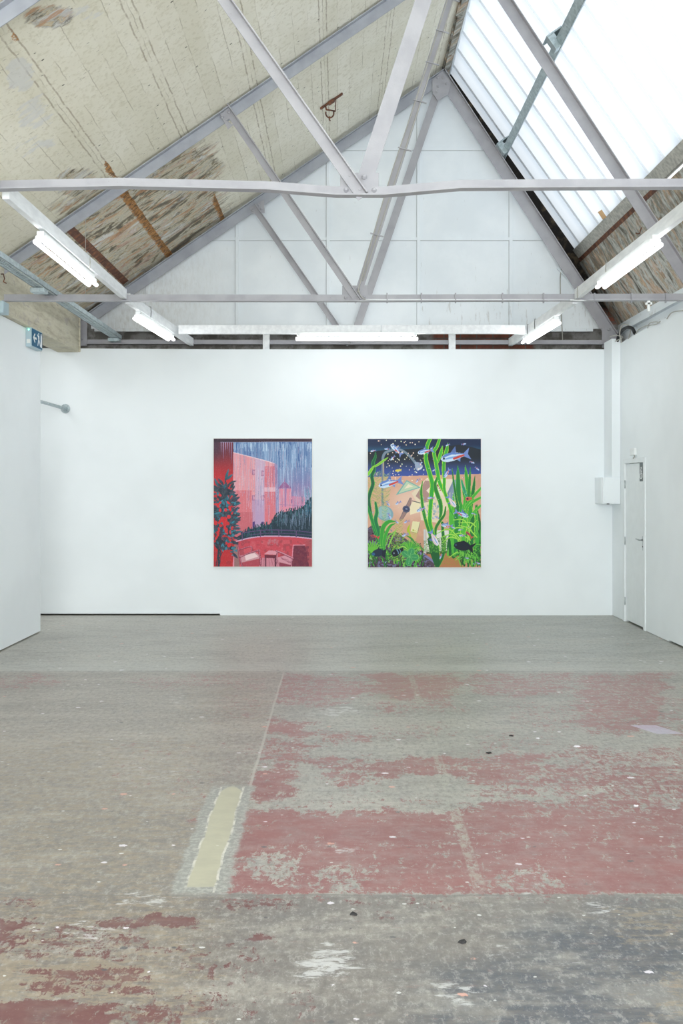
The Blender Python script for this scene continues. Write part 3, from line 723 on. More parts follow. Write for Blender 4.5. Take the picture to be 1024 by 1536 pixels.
    # reeds at the right
    for i in range(46):
        x = g.uniform(700, 925); y = g.uniform(560, 760); C.stroke([(x, y, 3), (x + g.uniform(-12, 12), y + 90, 13), (x + g.uniform(-22, 22), y + 210, 12), (x + g.uniform(-30, 30), 960, 8)], g.choice([(30, 110, 50), (44, 140, 54), (64, 166, 58), (24, 92, 48), (96, 186, 62)]))
    R = random.Random(8)
    for x0, y0, x1, r in ((756, 290, 764, 13), (812, 290, 850, 12), (850, 306, 830, 9), (884, 370, 850, 10), (714, 314, 752, 6), (724, 500, 712, 9), (745, 520, 770, 11), (696, 600, 730, 12), (690, 700, 760, 14),
                          (790, 400, 830, 10), (780, 560, 790, 15), (800, 600, 790, 14), (700, 640, 720, 14), (850, 560, 850, 14), (870, 640, 860, 14), (820, 640, 800, 14), (740, 620, 750, 13)):
        dk = R.choice([(52, 160, 56), (38, 134, 60), (80, 184, 58), (30, 116, 54)]); lt = R.choice([(140, 214, 64), (100, 198, 68), (170, 224, 74)])
        ym = (y0 + 900) / 2
        rib([(x0, y0, 2), (x0 + (x1 - x0) * .3, y0 + (ym - y0) * .35, r * 1.25), (x1, ym, r * 1.6), (x1 + R.uniform(-14, 14), 800, r * 1.3), (x1 + R.uniform(-16, 24), 940, r)], dk, lt, 1.22)
    for x0, y0, x1, y1 in ((930, 460, 800, 620), (930, 530, 830, 600), (930, 590, 850, 680), (890, 640, 905, 760), (820, 480, 800, 600)):
        rib([(x0, y0, 9), ((x0 + x1) / 2, (y0 + y1) / 2 - 8, 11), (x1, y1, 8), (x1 - 20, y1 + 60, 6)], (70, 176, 60), (150, 216, 80), 1.3)
    rib([(780, 395, 3), (800, 460, 12), (820, 520, 8)], (40, 150, 100), (120, 200, 170))
    # arching grass, right and left
    for x0, y0, x1, y1, x2, y2 in ((600, 800, 690, 770, 780, 850), (630, 830, 720, 810, 790, 900), (720, 700, 800, 700, 860, 780), (700, 830, 770, 800, 850, 850), (760, 740, 830, 760, 900, 830), (900, 700, 850, 760, 830, 860),
                                   (640, 870, 700, 830, 780, 850), (760, 720, 850, 720, 890, 750), (690, 980, 760, 940, 850, 960), (740, 1000, 800, 950, 860, 940), (700, 800, 740, 760, 800, 760)):
        C.stroke([(x0, y0, 2.5), (x1, y1, 6), (x2, y2, 5)], (104, 190, 56)); C.stroke([(x0, y0, 1), (x1, y1 - 1, 2.5), (x2, y2, 2)], (190, 230, 100))
    for i in range(90):
        x = R.uniform(760, 930); y = R.uniform(930, 1056); C.stroke([(x, y, 4), (x + R.uniform(-20, 20), y - 50, 4), (x + R.uniform(-70, 50), y - R.uniform(50, 90), 1.5)], R.choice([(34, 116, 46), (70, 160, 56), (110, 190, 70), (24, 84, 40)]))
    for i in range(150):
        x = R.uniform(85, 500); y = R.uniform(930, 1056); C.stroke([(x, y, 4), (x + R.uniform(-16, 16), y - 30, 3.5), (x + R.uniform(-50, 50), y - R.uniform(40, 80), 1.5)], R.choice([(44, 130, 46), (80, 170, 56), (130, 200, 80), (34, 94, 44), (60, 46, 60)]))
    for i in range(300):
        x = R.uniform(240, 370); y = R.uniform(800, 1000); C.stroke([(x, y, 2), (x + R.uniform(-12, 12), y + R.uniform(-10, 4), 2)], R.choice([(70, 150, 50), (120, 180, 60), (180, 190, 90), (40, 80, 44), (84, 60, 76)]))
    for i in range(9):
        a = -2.7 + i * .28; x0, y0 = 120, 940
        C.stroke([(x0 + 10 * math.cos(a), y0, 4), (x0 + 60 * math.cos(a), y0 + 70 * math.sin(a), 5), (x0 + 95 * math.cos(a), y0 + 90 * math.sin(a), 1.5)], (104, 190, 60))
    for i in range(14):
        a = -2.9 + i * .2; x0, y0 = 400, 930
        C.stroke([(x0, y0, 4), (x0 + 60 * math.cos(a), y0 + 60 * math.sin(a) - 6, 4.5), (x0 + 110 * math.cos(a), y0 + 90 * math.sin(a) + 30 * abs(math.cos(a)), 1.5)], R.choice([(100, 190, 60), (70, 160, 60), (160, 216, 90)]))
    rib([(292, 712, 3), (240, 712, 14), (200, 750, 17), (186, 820, 14), (190, 900, 10)], (56, 160, 56), (120, 200, 70), 1.2); rib([(286, 726, 3), (250, 745, 11), (220, 800, 13), (205, 860, 12), (205, 920, 8)], (60, 164, 56), (130, 206, 80), 1.2)
    C.stroke([(235, 900, 5), (270, 820, 5), (296, 770, 3)], (140, 206, 80)); C.stroke([(222, 880, 4), (240, 820, 5), (290, 780, 2)], (120, 196, 70)); C.stroke([(440, 880, 3), (410, 840, 7), (370, 815, 3)], (50, 140, 60))
    # clover-like plant
    for a, b in ((-2.5, 46), (-1.25, 50), (.1, 58), (1.7, 52)):
        cx, cy = 395 + 36 * math.cos(a), 975 + 36 * math.sin(a)
        C.ell(cx, cy, 34, 26, a, (100, 180, 100)); C.ell(cx, cy, 30, 22, a, (60, 150, 90)); C.stroke([(395, 975, 1.5), (cx + 18 * math.cos(a), cy + 18 * math.sin(a), 1.5)], (120, 196, 120))
    # dark fish
    C.ell(160, 945, 46, 28, -.15, (26, 44, 66)); C.poly([(190, 930), (222, 915), (214, 985), (190, 970)], (20, 34, 50)); C.poly([(140, 925), (165, 908), (195, 925)], (22, 38, 56)); C.ell(124, 955, 12, 12, 0, (44, 92, 140))
    C.ell(292, 945, 34, 26, -.5, (20, 26, 40)); C.poly([(310, 920), (345, 905), (350, 930), (322, 945)], (16, 22, 34)); C.stroke([(300, 922, 3), (310, 940, 3), (312, 955, 2)], (110, 160, 190)); C.stroke([(316, 916, 2), (326, 930, 2), (326, 942, 2)], (110, 160, 190)); C.dot(278, 948, 6, (120, 140, 160))
    C.ell(790, 895, 64, 34, .12, (20, 28, 44)); C.poly([(840, 890), (900, 870), (868, 905), (870, 950), (840, 925)], (18, 24, 38)); C.poly([(760, 868), (800, 852), (840, 876)], (18, 24, 38)); C.dot(742, 886, 7, (50, 76, 110))
    # red fish
    for (x, y, L, a) in ((100, 816, 70, .2), (816, 785, 70, .75)):
        c, n = math.cos(a), math.sin(a); T = lambda u, v: (x + u * L * c - v * L * n, y + u * L * n + v * L * c)
        C.poly([T(0, 0), T(.25, -.15), T(.6, -.1), T(.8, 0), T(1, -.2), T(.95, .25), T(.75, .06), T(.3, .14)], (206, 76, 74)); C.poly([T(.1, 0), T(.3, -.08), T(.5, 0), T(.3, .08)], (90, 60, 90))
    C.ell(834, 540, 22, 15, -.2, (208, 100, 84)); C.poly([(848, 536), (862, 524), (860, 552)], (210, 90, 70)); C.dot(829, 541, 8, (40, 34, 60))
    # tetras
    fish(C, 162, 446, 190, -.24); fish(C, 254, 132, 120, .78); fish(C, 456, 198, 124, -.22); fish(C, 628, 246, 226, -.2); fish(C, 652, 384, 84, -1.0)
    fish(C, 836, 676, 116, math.pi + .38, flip=-1); fish(C, 448, 636, 72, -.42); fish(C, 632, 736, 90, .12)
    fish(C, 608, 892, 130, -2.05, blue=(220, 200, 206), pale=(232, 224, 230), red=(234, 196, 196), eye=False); fish(C, 742, 604, 110, -2.2, blue=(226, 206, 206), pale=(236, 226, 228), red=(234, 200, 196), eye=False)
    C.ell(308, 328, 22, 9, -.1, (226, 212, 90)); C.poly([(322, 322), (334, 316), (332, 338)], (226, 212, 90))
    small = [q1(200, 362, ) + (44, -.2), q1(402, 325) + (44, .05), q1(492, 492) + (50, -.8), q1(960, 520) + (34, 2.6), q1(865, 815) + (44, -.75), q2(372, 280) + (36, -.4), q2(672, 250) + (38, 3.0), q2(795, 535) + (42, 3.5), q2(860, 640) + (40, 3.9),
             q2(178, 650) + (34, -.5), q2(178, 472) + (20, .1), q2(105, 1045) + (56, 0), q2(612, 740) + (24, .3), q3(565, 115) + (50, -.5), q3(480, 135) + (44, 4.1), q3(500, 330) + (52, -2.0), q3(690, 385) + (46, -.4), q3(610, 392) + (40, 3.9),
             q3(660, 578) + (56, -.35), q3(190, 915) + (26, -.5), q3(410, 970) + (28, -.8), q3(228, 240) + (22, -.9), q3(352, 295) + (20, -.5), q4(205, 295) + (40, .3), q4(555, 490) + (34, -.2), q4(565, 570) + (48, 0), q4(285, 912) + (40, -1.1),
             q4(712, 905) + (32, 3.4), q4(880, 985) + (40, 3.5), q4(745, 245) + (30, .1), q4(795, 260) + (28, .1), q4(700, 435) + (22, 1), q4(505, 300) + (22, .1), q4(510, 465) + (38, 3.6), q4(770, 980) + (24, .3), q3(215, 1010 - 500 + 498) + (0, 0)]
    for x, y, L, a in small:
        if L: fish(C, x, y, L * .62 if L < 30 else L, a, eye=False)
    for i in range(95):
        x = g.gauss(330, 95); y = g.uniform(98, 410)
        if 90 < x < 640: C.dot(x, y, g.uniform(2.2, 5), g.choice([(240, 226, 190), (244, 214, 196), (214, 226, 190), (250, 244, 220)]))
    for i in range(40): C.dot(g.uniform(300, 900), g.uniform(400, 760), 2.4, (240, 226, 176), .8)
    return C

def paint_terrace():
    C = Canvas(110, 905, 97, 1133, 2.35); g = random.Random(11); one = 1 + 0 * C.X
    C.blend(one, (112, 142, 184))
    C.blend(smooth(C.Y, 260, 520) * .75, (134, 124, 172)); C.blend(smooth(C.Y, 420, 620) * smooth(C.X, 500, 800) * .7, (186, 140, 176))
    n = C.noise(7, 160, 2); C.blend((n > .6) * .5, (176, 202, 226)); C.blend((C.noise(6, 120, 3) > .66) * (C.Y < 330) * .7, (56, 90, 148)); C.blend((C.noise(5, 60, 13) > .72) * (C.Y < 200) * .6, (214, 230, 240))
    # pink tower block
    C.poly([(262, 205), (615, 300), (622, 700), (560, 800), (300, 900), (262, 900)], (226, 152, 160))
    blk = (C.X > 262) & (C.X < 620) & (C.Y > 205 + (C.X - 262) * .27)
    C.blend((blk & (C.Y > 515) & (C.X < 420)) * .85, (214, 112, 122)); C.blend((blk & (C.X > 520) & (C.Y > 320)) * .8, (218, 108, 120)); C.blend((blk & (C.X > 520) & (C.Y > 490) & (C.Y < 525)) * .8, (236, 190, 200))
    C.blend((blk & (C.X > 445) & (C.X < 520)) * .75, (196, 176, 206)); C.blend((blk & (C.X > 420) & (C.X < 520) & (C.Y > 590)) * .7, (180, 150, 190)); C.blend((blk & (C.Y > 690) & (C.X < 425)) * .5, (190, 92, 104))
    C.stroke([(262, 207, 3), (440, 252, 3), (600, 298, 3), (616, 330, 3)], (240, 210, 214))
    for x, y in ((432, 370), (505, 378), (430, 577), (508, 577)): C.poly([(x - 12, y - 24), (x + 12, y - 22), (x + 10, y + 20), (x - 10, y + 20)], (150, 90, 130), .75); C.poly([(x - 4, y - 14), (x + 10, y - 12), (x + 9, y + 12), (x - 4, y + 12)], (206, 150, 176))
    for x in (434, 505): C.poly([(x - 10, 770), (x + 8, 766), (x + 8, 830), (x - 10, 830)], (84, 60, 124))
    C.poly([(600, 290), (626, 310), (636, 690), (612, 700)], (140, 130, 176), .8)
    # church-like house behind
    C.poly([(638, 500), (735, 500), (740, 680), (638, 700)], (222, 140, 160)); C.poly([(630, 498), (682, 440), (740, 498)], (150, 96, 146)); C.stroke([(690, 500, 7), (690, 640, 7)], (160, 120, 170)); C.stroke([(682, 440, 2), (682, 415, 1)], (140, 100, 150))
    C.poly([(735, 560), (850, 570), (850, 650), (740, 690)], (210, 130, 160), .8); C.stroke([(640, 630, 3), (830, 640, 3)], (170, 120, 160), al=.6); C.poly([(735, 590), (745, 590), (745, 620), (735, 620)], (140, 90, 140))
    # rain
    for i in range(420):
        x = g.uniform(262, 905); y = g.uniform(125, 640); L = g.uniform(30, 190)
        C.stroke([(x, y, .8), (x + g.uniform(-3, 3), y + L, .6)], g.choice([(206, 218, 236), (170, 190, 222), (236, 220, 232), (96, 120, 170), (220, 170, 186)]), al=.45)
    # dark trees
    top = [(300, 890), (400, 830), (470, 812), (560, 790), (620, 720), (680, 690), (760, 680), (820, 655), (880, 600), (908, 560)]
    C.poly(top + [(908, 905), (300, 930)], (28, 52, 66))
    for i in range(420):
        t = g.random(); x = 330 + t * 575; yt = np.interp(x, [p[0] for p in top], [p[1] for p in top]); y = yt + g.uniform(-26, 60)
        C.stroke([(x, y, 3.5), (x + g.uniform(-6, 6), y + g.uniform(15, 45), 2)], g.choice([(28, 56, 68), (22, 44, 58), (44, 92, 100), (36, 66, 84)]))
    for i in range(60):
        x = g.uniform(620, 900); y = g.uniform(660, 760); C.stroke([(x, y, .8), (x - 4, y + g.uniform(40, 110), .6)], (150, 170, 200), al=.6)
    for i in range(90):
        x = g.uniform(820, 905); y = g.uniform(480, 680); C.stroke([(x, y, 1.5), (x, y + g.uniform(20, 60), 1)], g.choice([(60, 130, 160), (160, 190, 214), (40, 90, 120)]), al=.7)
    # curved terrace wall, rail
    arc = [(296, 926), (400, 900), (520, 886), (640, 886), (780, 892), (905, 906)]
    C.poly(arc + [(905, 1140), (250, 1140), (262, 960)], (200, 70, 84))
    C.blend((C.noise(40, 30, 6) > .58) * (C.Y > 915) * (C.X > 300) * .5, (214, 100, 110)); C.blend((C.noise(26, 22, 7) > .66) * (C.Y > 915) * (C.X > 300) * .5, (150, 60, 72)); C.blend(smooth(C.X, 800, 900) * (C.Y > 915) * .6, (150, 80, 84))
    for i in range(30): C.dot(590 + g.uniform(-45, 45), 935 + g.uniform(-22, 18), g.uniform(4, 10), (190, 116, 128), .6)
    C.stroke([(a, b, 4.5) for a, b in arc], (206, 170, 200))
    for dy, r in ((-50, 3.5), (-24, 2.5)): C.stroke([(a, b + dy, r) for a, b in arc[1:]] , (84, 66, 112))
    C.stroke([(330, 860, 3), (400, 850, 3)], (84, 66, 112))
    for x, y in ((340, 912), (488, 888), (637, 884), (778, 892)): C.stroke([(x, y, 4), (x, y - 48, 4)], (92, 70, 110))
    # decking, bench
    C.poly([(500, 1060), (640, 1060), (700, 1140), (470, 1140)], (204, 130, 146)); 
    for i in range(8): C.stroke([(500 + i * 18, 1060, 1.2), (480 + i * 28, 1133, 1.2)], (140, 60, 80))
    C.poly([(264, 960), (298, 950), (322, 1140), (270, 1140)], (150, 110, 110)); C.poly([(262, 1050), (276, 1050), (276, 1140), (262, 1140)], (222, 140, 160))
    # left armchair
    C.poly([(318, 1046), (440, 1010), (480, 1040), (480, 1090), (330, 1116)], (206, 150, 158)); C.poly([(360, 1040), (440, 1022), (470, 1050), (370, 1082)], (236, 206, 208))
    C.poly([(330, 1100), (480, 1066), (490, 1120), (350, 1134)], (176, 70, 84))
    for p in ([(302, 940, 5), (322, 1060, 6), (340, 1130, 6)], [(318, 994, 4), (410, 970, 5), (416, 1010, 4)], [(318, 1058, 5), (400, 1020, 6), (476, 1000, 6)], [(476, 1000, 7), (486, 1070, 7), (494, 1133, 7)]): C.stroke(p, (108, 38, 62)); C.stroke([(a, b - 2, r * .45) for a, b, r in p], (206, 120, 140))
    # little table
    C.poly([(518, 1030), (556, 1000), (630, 1004), (612, 1036)], (222, 150, 164)); C.poly([(520, 1036), (612, 1038), (612, 1064), (524, 1060)], (110, 36, 56))
    for x in (527, 608): C.stroke([(x, 1040, 5), (x, 1133, 5)], (90, 34, 58))
    # right armchair
    C.poly([(752, 960), (848, 958), (880, 1133), (742, 1133)], (120, 48, 66)); C.blend(((C.noise(16, 16, 5) > .55) & (C.X > 752) & (C.X < 880) & (C.Y > 965)) * .5, (96, 36, 60))
    C.stroke([(752, 958, 4), (848, 956, 4)], (222, 140, 156)); C.stroke([(752, 960, 4), (744, 1060, 4)], (214, 130, 150))
    C.poly([(622, 1058), (690, 1040), (748, 1074), (742, 1126), (650, 1110)], (214, 150, 164)); C.poly([(640, 1096), (742, 1120), (742, 1134), (640, 1134)], (140, 50, 72))
    for p in ([(616, 1004, 6), (680, 1030, 8), (750, 1064, 8)], [(624, 1010, 6), (620, 1130, 6)], [(740, 1070, 6), (738, 1133, 6)]): C.stroke(p, (116, 42, 66)); C.stroke([(a, b - 2, r * .5) for a, b, r in p], (222, 146, 164))
    for i in range(40): x = g.uniform(650, 730); y = 1060 + (x - 650) * .4 + g.uniform(-10, 10); C.stroke([(x, y, 1), (x + 12, y + 8, 1)], (160, 80, 104))
    # red wall at the left and its drips
    C.poly([(110, 97), (266, 97), (266, 620), (290, 760), (276, 950), (262, 1140), (110, 1140)], (192, 46, 52))
    lw = (C.X < 268)
    C.blend(lw * smooth(-C.Y, -440, -160) * .85, (96, 48, 62)); C.blend(lw * smooth(-C.Y, -330, -150) * smooth(-C.X, -220, -120) * .7, (64, 54, 74)); C.blend(lw * (C.noise(30, 40, 4) > .6) * (C.Y > 950) * .4, (140, 44, 56))
    for x, y in ((170, 225), (188, 280), (206, 225), (236, 240), (252, 300), (222, 200)): C.stroke([(x, 124, 3), (x, (124 + y) / 2, 3), (x + 1, y, .8)], (196, 170, 206), (120, 80, 110), al=.8)
    C.poly([(110, 97), (908, 97), (908, 122), (110, 126)], (58, 40, 54)); C.stroke([(165, 126, 1.5), (905, 122, 1.5)], (150, 150, 180))
    # leafy plant
    stem = [(150, 1133, 9), (150, 1000, 7), (165, 860, 6), (190, 700, 5), (200, 540, 4), (210, 380, 3)]
    C.stroke(stem, (44, 52, 64))
    def lf(x, y, L, a, w, col, col2=None):
        C.stroke([(x, y, 2), (x + L * .4 * math.cos(a), y + L * .4 * math.sin(a), w), (x + L * .75 * math.cos(a), y + L * .75 * math.sin(a), w * .7), (x + L * math.cos(a), y + L * math.sin(a), 1)], col, col2)
    pal = [(42, 58, 70), (52, 66, 78), (60, 72, 82), (34, 48, 60), (72, 70, 88), (40, 92, 108), (52, 120, 138)]
    for i in range(60):
        y = g.triangular(430, 1030, 700); w = np.interp(y, [390, 480, 620, 760, 900, 1000, 1060], [20, 50, 80, 80, 75, 50, 30]); C.ell(205 + g.uniform(-.9, .7) * w, y, g.uniform(16, 30), g.uniform(20, 40), g.uniform(0, 3), g.choice([(42, 56, 68), (38, 50, 62), (54, 60, 76)]))
    for i in range(230):
        y = g.triangular(400, 1050, 720); w = np.interp(y, [390, 480, 620, 760, 900, 1000, 1060], [40, 75, 110, 105, 95, 75, 50]); x = 205 + g.uniform(-1, .8) * w * .95
        if x < 112: x = 112 + g.uniform(0, 30)
        a = math.atan2(-.5 + g.uniform(-.9, .9), (x - 195) / 60 + g.uniform(-.6, .6)); lf(x, y, g.uniform(26, 60), a, g.uniform(6, 12), g.choice(pal))
    for i in range(34):
        y = g.triangular(520, 1000, 780); x = g.uniform(120, 262); C.ell(x, y, g.uniform(7, 17), g.uniform(10, 26), g.uniform(0, 3), (206, 46, 52))
    for x, y, L, a in ((200, 450, 110, -1.3), (210, 430, 70, -.7), (190, 470, 70, -2.3), (150, 490, 80, -2.0), (255, 640, 80, -.3), (262, 600, 70, -.5), (270, 760, 60, -.1), (262, 860, 80, -.2), (250, 920, 70, .5), (265, 700, 70, -.9), (262, 1020, 60, .8), (260, 820, 70, .1), (170, 900, 90, -1.4)):
        lf(x, y, L, a, 11, g.choice(pal[:5]), g.choice([(52, 120, 138), (60, 66, 88)]))
    for i in range(26):
        y = g.uniform(600, 1040); x = g.uniform(150, 290); lf(x, y, g.uniform(16, 34), g.uniform(-2, 1), 5, (50, 128, 150))
    for i in range(12): C.stroke([(130 + g.uniform(-8, 50), g.uniform(800, 1130), 3), (150 + g.uniform(-8, 20), g.uniform(860, 1100), 3)], (44, 52, 64))
    C.blend((C.noise(4, 4, 21) > .75) * .10, (255, 230, 235))
    return C

# ------------------------------------------------------------------ the building
Y1, Y2, Y3 = 6.5, 10.2, 13.35          # the three roof trusses in view
YB = 13.15                              # face of the gallery's back wall
YG = 13.75                              # brick gable
build_floor()
build_slab()
# back wall: lifted off the floor along its left half
w = MB(); w.box(-1.56, 3.62, YB, YB + .10, 0, 3.515); w.hull([(-6.2, YB, .022), (-1.56, YB, .022), (-1.56, YB + .1, .022), (-6.2, YB + .1, .022)], [(-6.2, YB, 3.545), (-1.56, YB, 3.515), (-1.56, YB + .1, 3.515), (-6.2, YB + .1, 3.545)])
struct(w.build('wall_back', M['wall']), 'white back wall the two paintings hang on', 'wall')
# right wall with the door opening
w = MB(); XR = 3.62
w.box(XR, XR + .1, 12.57, YB, .004, 3.545); w.hull([(XR, 11.77, 2.0), (XR, 12.57, 2.0), (XR + .1, 12.57, 2.0), (XR + .1, 11.77, 2.0)], [(XR, 11.77, 3.56), (XR, 12.57, 3.55), (XR + .1, 12.57, 3.55), (XR + .1, 11.77, 3.56)])
w.box(XR, XR + .1, 10.9, 11.77, .004, 3.565); w.box(XR, XR + .1, -3.5, 10.9, .022, 3.58)
struct(w.build('wall_right', M['wall']), 'white right-hand wall with the plain door in it', 'wall')
w = MB(); w.box(-3.54, -3.48, -3.5, 11.64, .014, 3.47)
struct(w.build('wall_left', M['wall']), 'white partition ending short of the back wall on the left', 'wall')
w = MB(); w.box(-6.3, -6.2, -3.5, 14, 0, 4.1); struct(w.build('wall_side_bay', M['wall']), 'white outer wall of the side bay', 'wall')
w = MB(); w.box(-6.3, -3.71, -3.5, 14, 4.0, 4.1); struct(w.build('ceiling_side_bay', M['beam']), 'flat concrete ceiling of the side bay', 'ceiling')
w = MB(); w.box(-6.3, 4.2, -3.6, -3.5, 0, 8); struct(w.build('wall_front', M['wall']), 'white wall behind the viewpoint', 'wall')
# gable: brick behind, boarded and painted in front
w = MB(); w.box(-6.3, 4.4, YG, YG + .2, 0, 8.2); struct(w.build('wall_gable', M['brick']), 'old brick gable wall behind the white boards', 'wall')
def lx(z, y=0): return (z - 6.33) / .685
gx = [(-3.35, 3.84), (3.62, 3.84), (3.62, 3.88), (1.43, 7.24), (-3.35, 4.03)]
yp = 13.50
w = MB(); w.prism_y(gx, yp, yp + .03)
panel = struct(w.build('gable_boarding', M['gable']), 'white painted boards filling the roof gable', 'wall')
def right_edge(z): return 1.43 + (7.24 - z) / 1.534
for bx in (-2.586, -1.37, -.136, 1.09, 2.34):
    top = min(6.30 + .685 * bx, 7.24 - (bx - 1.43) * 1.534 if bx > 1.43 else 9)
    b = MB(); b.box(bx - .022, bx + .022, yp - .018, yp + .002, 3.84, top); b.build('cover_batten', M['gable'], panel, bevel=.003)
    b = MB(); b.box(bx - .030, bx - .022, yp - .003, yp + .002, 3.84, top - .02); b.build('batten_shadow_line', M['batten_shadow'], panel)  # grey strip painted as the shadow line along the batten edge
for bz in (5.06, 6.28):
    x0 = max(-3.3, (bz - 6.30) / .685); b = MB(); b.box(x0, right_edge(bz), yp - .015, yp + .002, bz - .02, bz + .02); b.build('cover_batten', M['gable'], panel, bevel=.003)
    b = MB(); b.box(x0 + .02, right_edge(bz) - .02, yp - .003, yp + .002, bz - .028, bz - .02); b.build('batten_shadow_line', M['batten_shadow'], panel)  # same painted shadow line under the cross battens
b = MB(); b.box(-3.3, 3.45, yp - .03, yp + .03, 3.80, 3.845); b.build('ledge_batten', M['gable'], panel, bevel=.004)
# concrete edge beam on the left, gutter beam and short sloping slab on the right
w = MB(); w.box(-3.71, -3.42, -3.5, YB, 3.475, 4.06); w.box(-3.424, -3.40, YB - .02, YB, 3.475, 4.0)
struct(w.build('concrete_beam', M['beam'], bevel=.01), 'stained board-marked concrete beam above the left partition', 'beam')
w = MB(); w.box(3.86, 4.1, -3.5, YG, 0, 3.96); w.box(3.80, 3.88, -3.5, YG, 3.78, 3.84)
struct(w.build('gutter_beam', M['gable']), 'white painted concrete gutter beam above the right wall', 'beam')
w = MB(); w.prism_y([(3.33, 4.79), (3.86, 3.93), (4.0, 3.99), (3.47, 4.87)], -3.5, YG)
struct(w.build('ceiling_right', M['slab_r']), 'flaking stained concrete slope below the roof light', 'ceiling')
w = MB(); w.prism_y([(3.235, 4.965), (3.327, 4.845), (3.45, 4.93), (3.36, 5.05)], -3.5, YG)
struct(w.build('roof_light_kerb', M['kerb'], bevel=.006), 'grubby concrete kerb along the foot of the roof light', 'kerb')
w = MB(); w.prism_y([(3.315, 4.852), (3.378, 4.758), (3.43, 4.79), (3.37, 4.885)], Y2 + .03, YG)
tag(w.build('steel_angle', M['rust'], bevel=.004), 'rusty brown steel angle under the concrete kerb of the roof light', 'steel angle')
# ridge: chipped rib between slab and roof light
w = MB(); w.prism_y([(1.40, 7.30), (1.50, 7.36), (1.56, 7.42), (1.56, 7.60), (1.40, 7.50)], -3.5, YG)
for k in range(26):
    y0 = -1 + k * .58 + random.Random(k).uniform(-.1, .1); w.prism_y([(1.42, 7.27 + .0), (1.50, 7.325), (1.53, 7.40), (1.42, 7.36)], y0, y0 + .46)
struct(w.build('ridge_rib', M['slab_r']), 'chipped concrete rib along the roof ridge', 'beam')
# rusty groove where a roof rib is missing, low on the slope between second and third truss
w = MB(); x0, x1 = -2.875, -2.80
w.prism_y([(x0, zl(x0) - .006), (x1, zl(x1) - .006), (x1, zl(x1) + .01), (x0, zl(x0) + .01)], 10.55, 13.3)
tag(w.build('rusty_channel', M['rust']), 'dark brown rusty channel let into the lower roof slope behind the near left strip light', 'channel')

# --- roof light of lapped translucent sheets: window_1, sheets as children
sx0, sz0, sx1, sz1 = 1.52, 7.42, 3.30, 4.90
nx, nz = -(sz1 - sz0), (sx1 - sx0); nl = math.hypot(nx, nz); nx /= nl; nz /= nl
frame = MB(); frame.prism_y([(1.50, 7.42), (1.60, 7.50), (1.64, 7.46), (1.53, 7.38)], -3.5, YG)
win = struct(frame.build('window_1', M['gable']), 'long sloping roof light of lapped translucent white sheets', 'roof light')
for k in range(35):
    y0 = -3.56 + k * .5 ; y1 = y0 + .508
    if y0 > YG: break
    pts = []; n = 10
    for q in range(n + 1):
        t = q / n; off = .022 * t + .004 * math.sin(t * math.pi)
        pts.append((min(y0 + (y1 - y0) * t, YG), off))
    pts[-1] = (min(y0 + .497, YG), pts[-1][1]); pts.append((min(y0 + .5015, YG), -.001)); n += 1
    s = MB()
    for q in range(n):
        (ya, oa), (yb, ob) = pts[q], pts[q + 1]
        if yb <= ya: continue
        s.quad([(sx0 + nx * oa, ya, sz0 + nz * oa), (sx0 + nx * ob, yb, sz0 + nz * ob), (sx1 + nx * ob, yb, sz1 + nz * ob), (sx1 + nx * oa, ya, sz1 + nz * oa)], True)
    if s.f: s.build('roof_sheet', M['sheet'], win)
# galvanised purlin carrying the sheets, with a cleat at each truss
def slope_frame(t):   # point on the sheet plane, t metres down from the ridge
    ux, uz = (sx1 - sx0) / nl, (sz1 - sz0) / nl
    return sx0 + ux * t, sz0 + uz * t, ux, uz
px_, pz_, ux, uz = slope_frame(1.34)
def sec(a, b, c, d): # rectangle in the slope frame: a..b down the slope, c..d inwards
    return [(px_ + ux * s_ - nx * h_, pz_ + uz * s_ - nz * h_) for s_, h_ in ((a, c), (b, c), (b, d), (a, d))]
root = thing('roof_purlin', (px_, 5, pz_), 'galvanised steel purlin crossing under the translucent roof light', 'purlin')
w = MB(); w.prism_y(sec(-.03, .03, .004, .008), -3.5, YG); w.prism_y(sec(.028, .033, .004, .14), -3.5, YG); w.prism_y(sec(.03, .125, .135, .14), -3.5, YG); w.prism_y(sec(.12, .125, .115, .14), -3.5, YG)
w.build('channel', M['galv'], root)
for yy in (Y2, Y3):
    w = MB(); w.prism_y(sec(-.03, .12, .12, .20), yy - .16, yy - .06); w.prism_y(sec(-.05, -.03, .02, .2), yy - .16, yy + .04); w.build('cleat', M['galv'], root, bevel=.004)
for k in range(14):
    w = MB(); c = sec(.025, .025, .03 + .06, .03)[0]; yy = 4.4 + k * .66; w.tube([(c[0], yy, c[1]), (c[0] - ux * .012, yy, c[1] - uz * .012)], .009, 6); w.build('bolt', M['steel'], root)

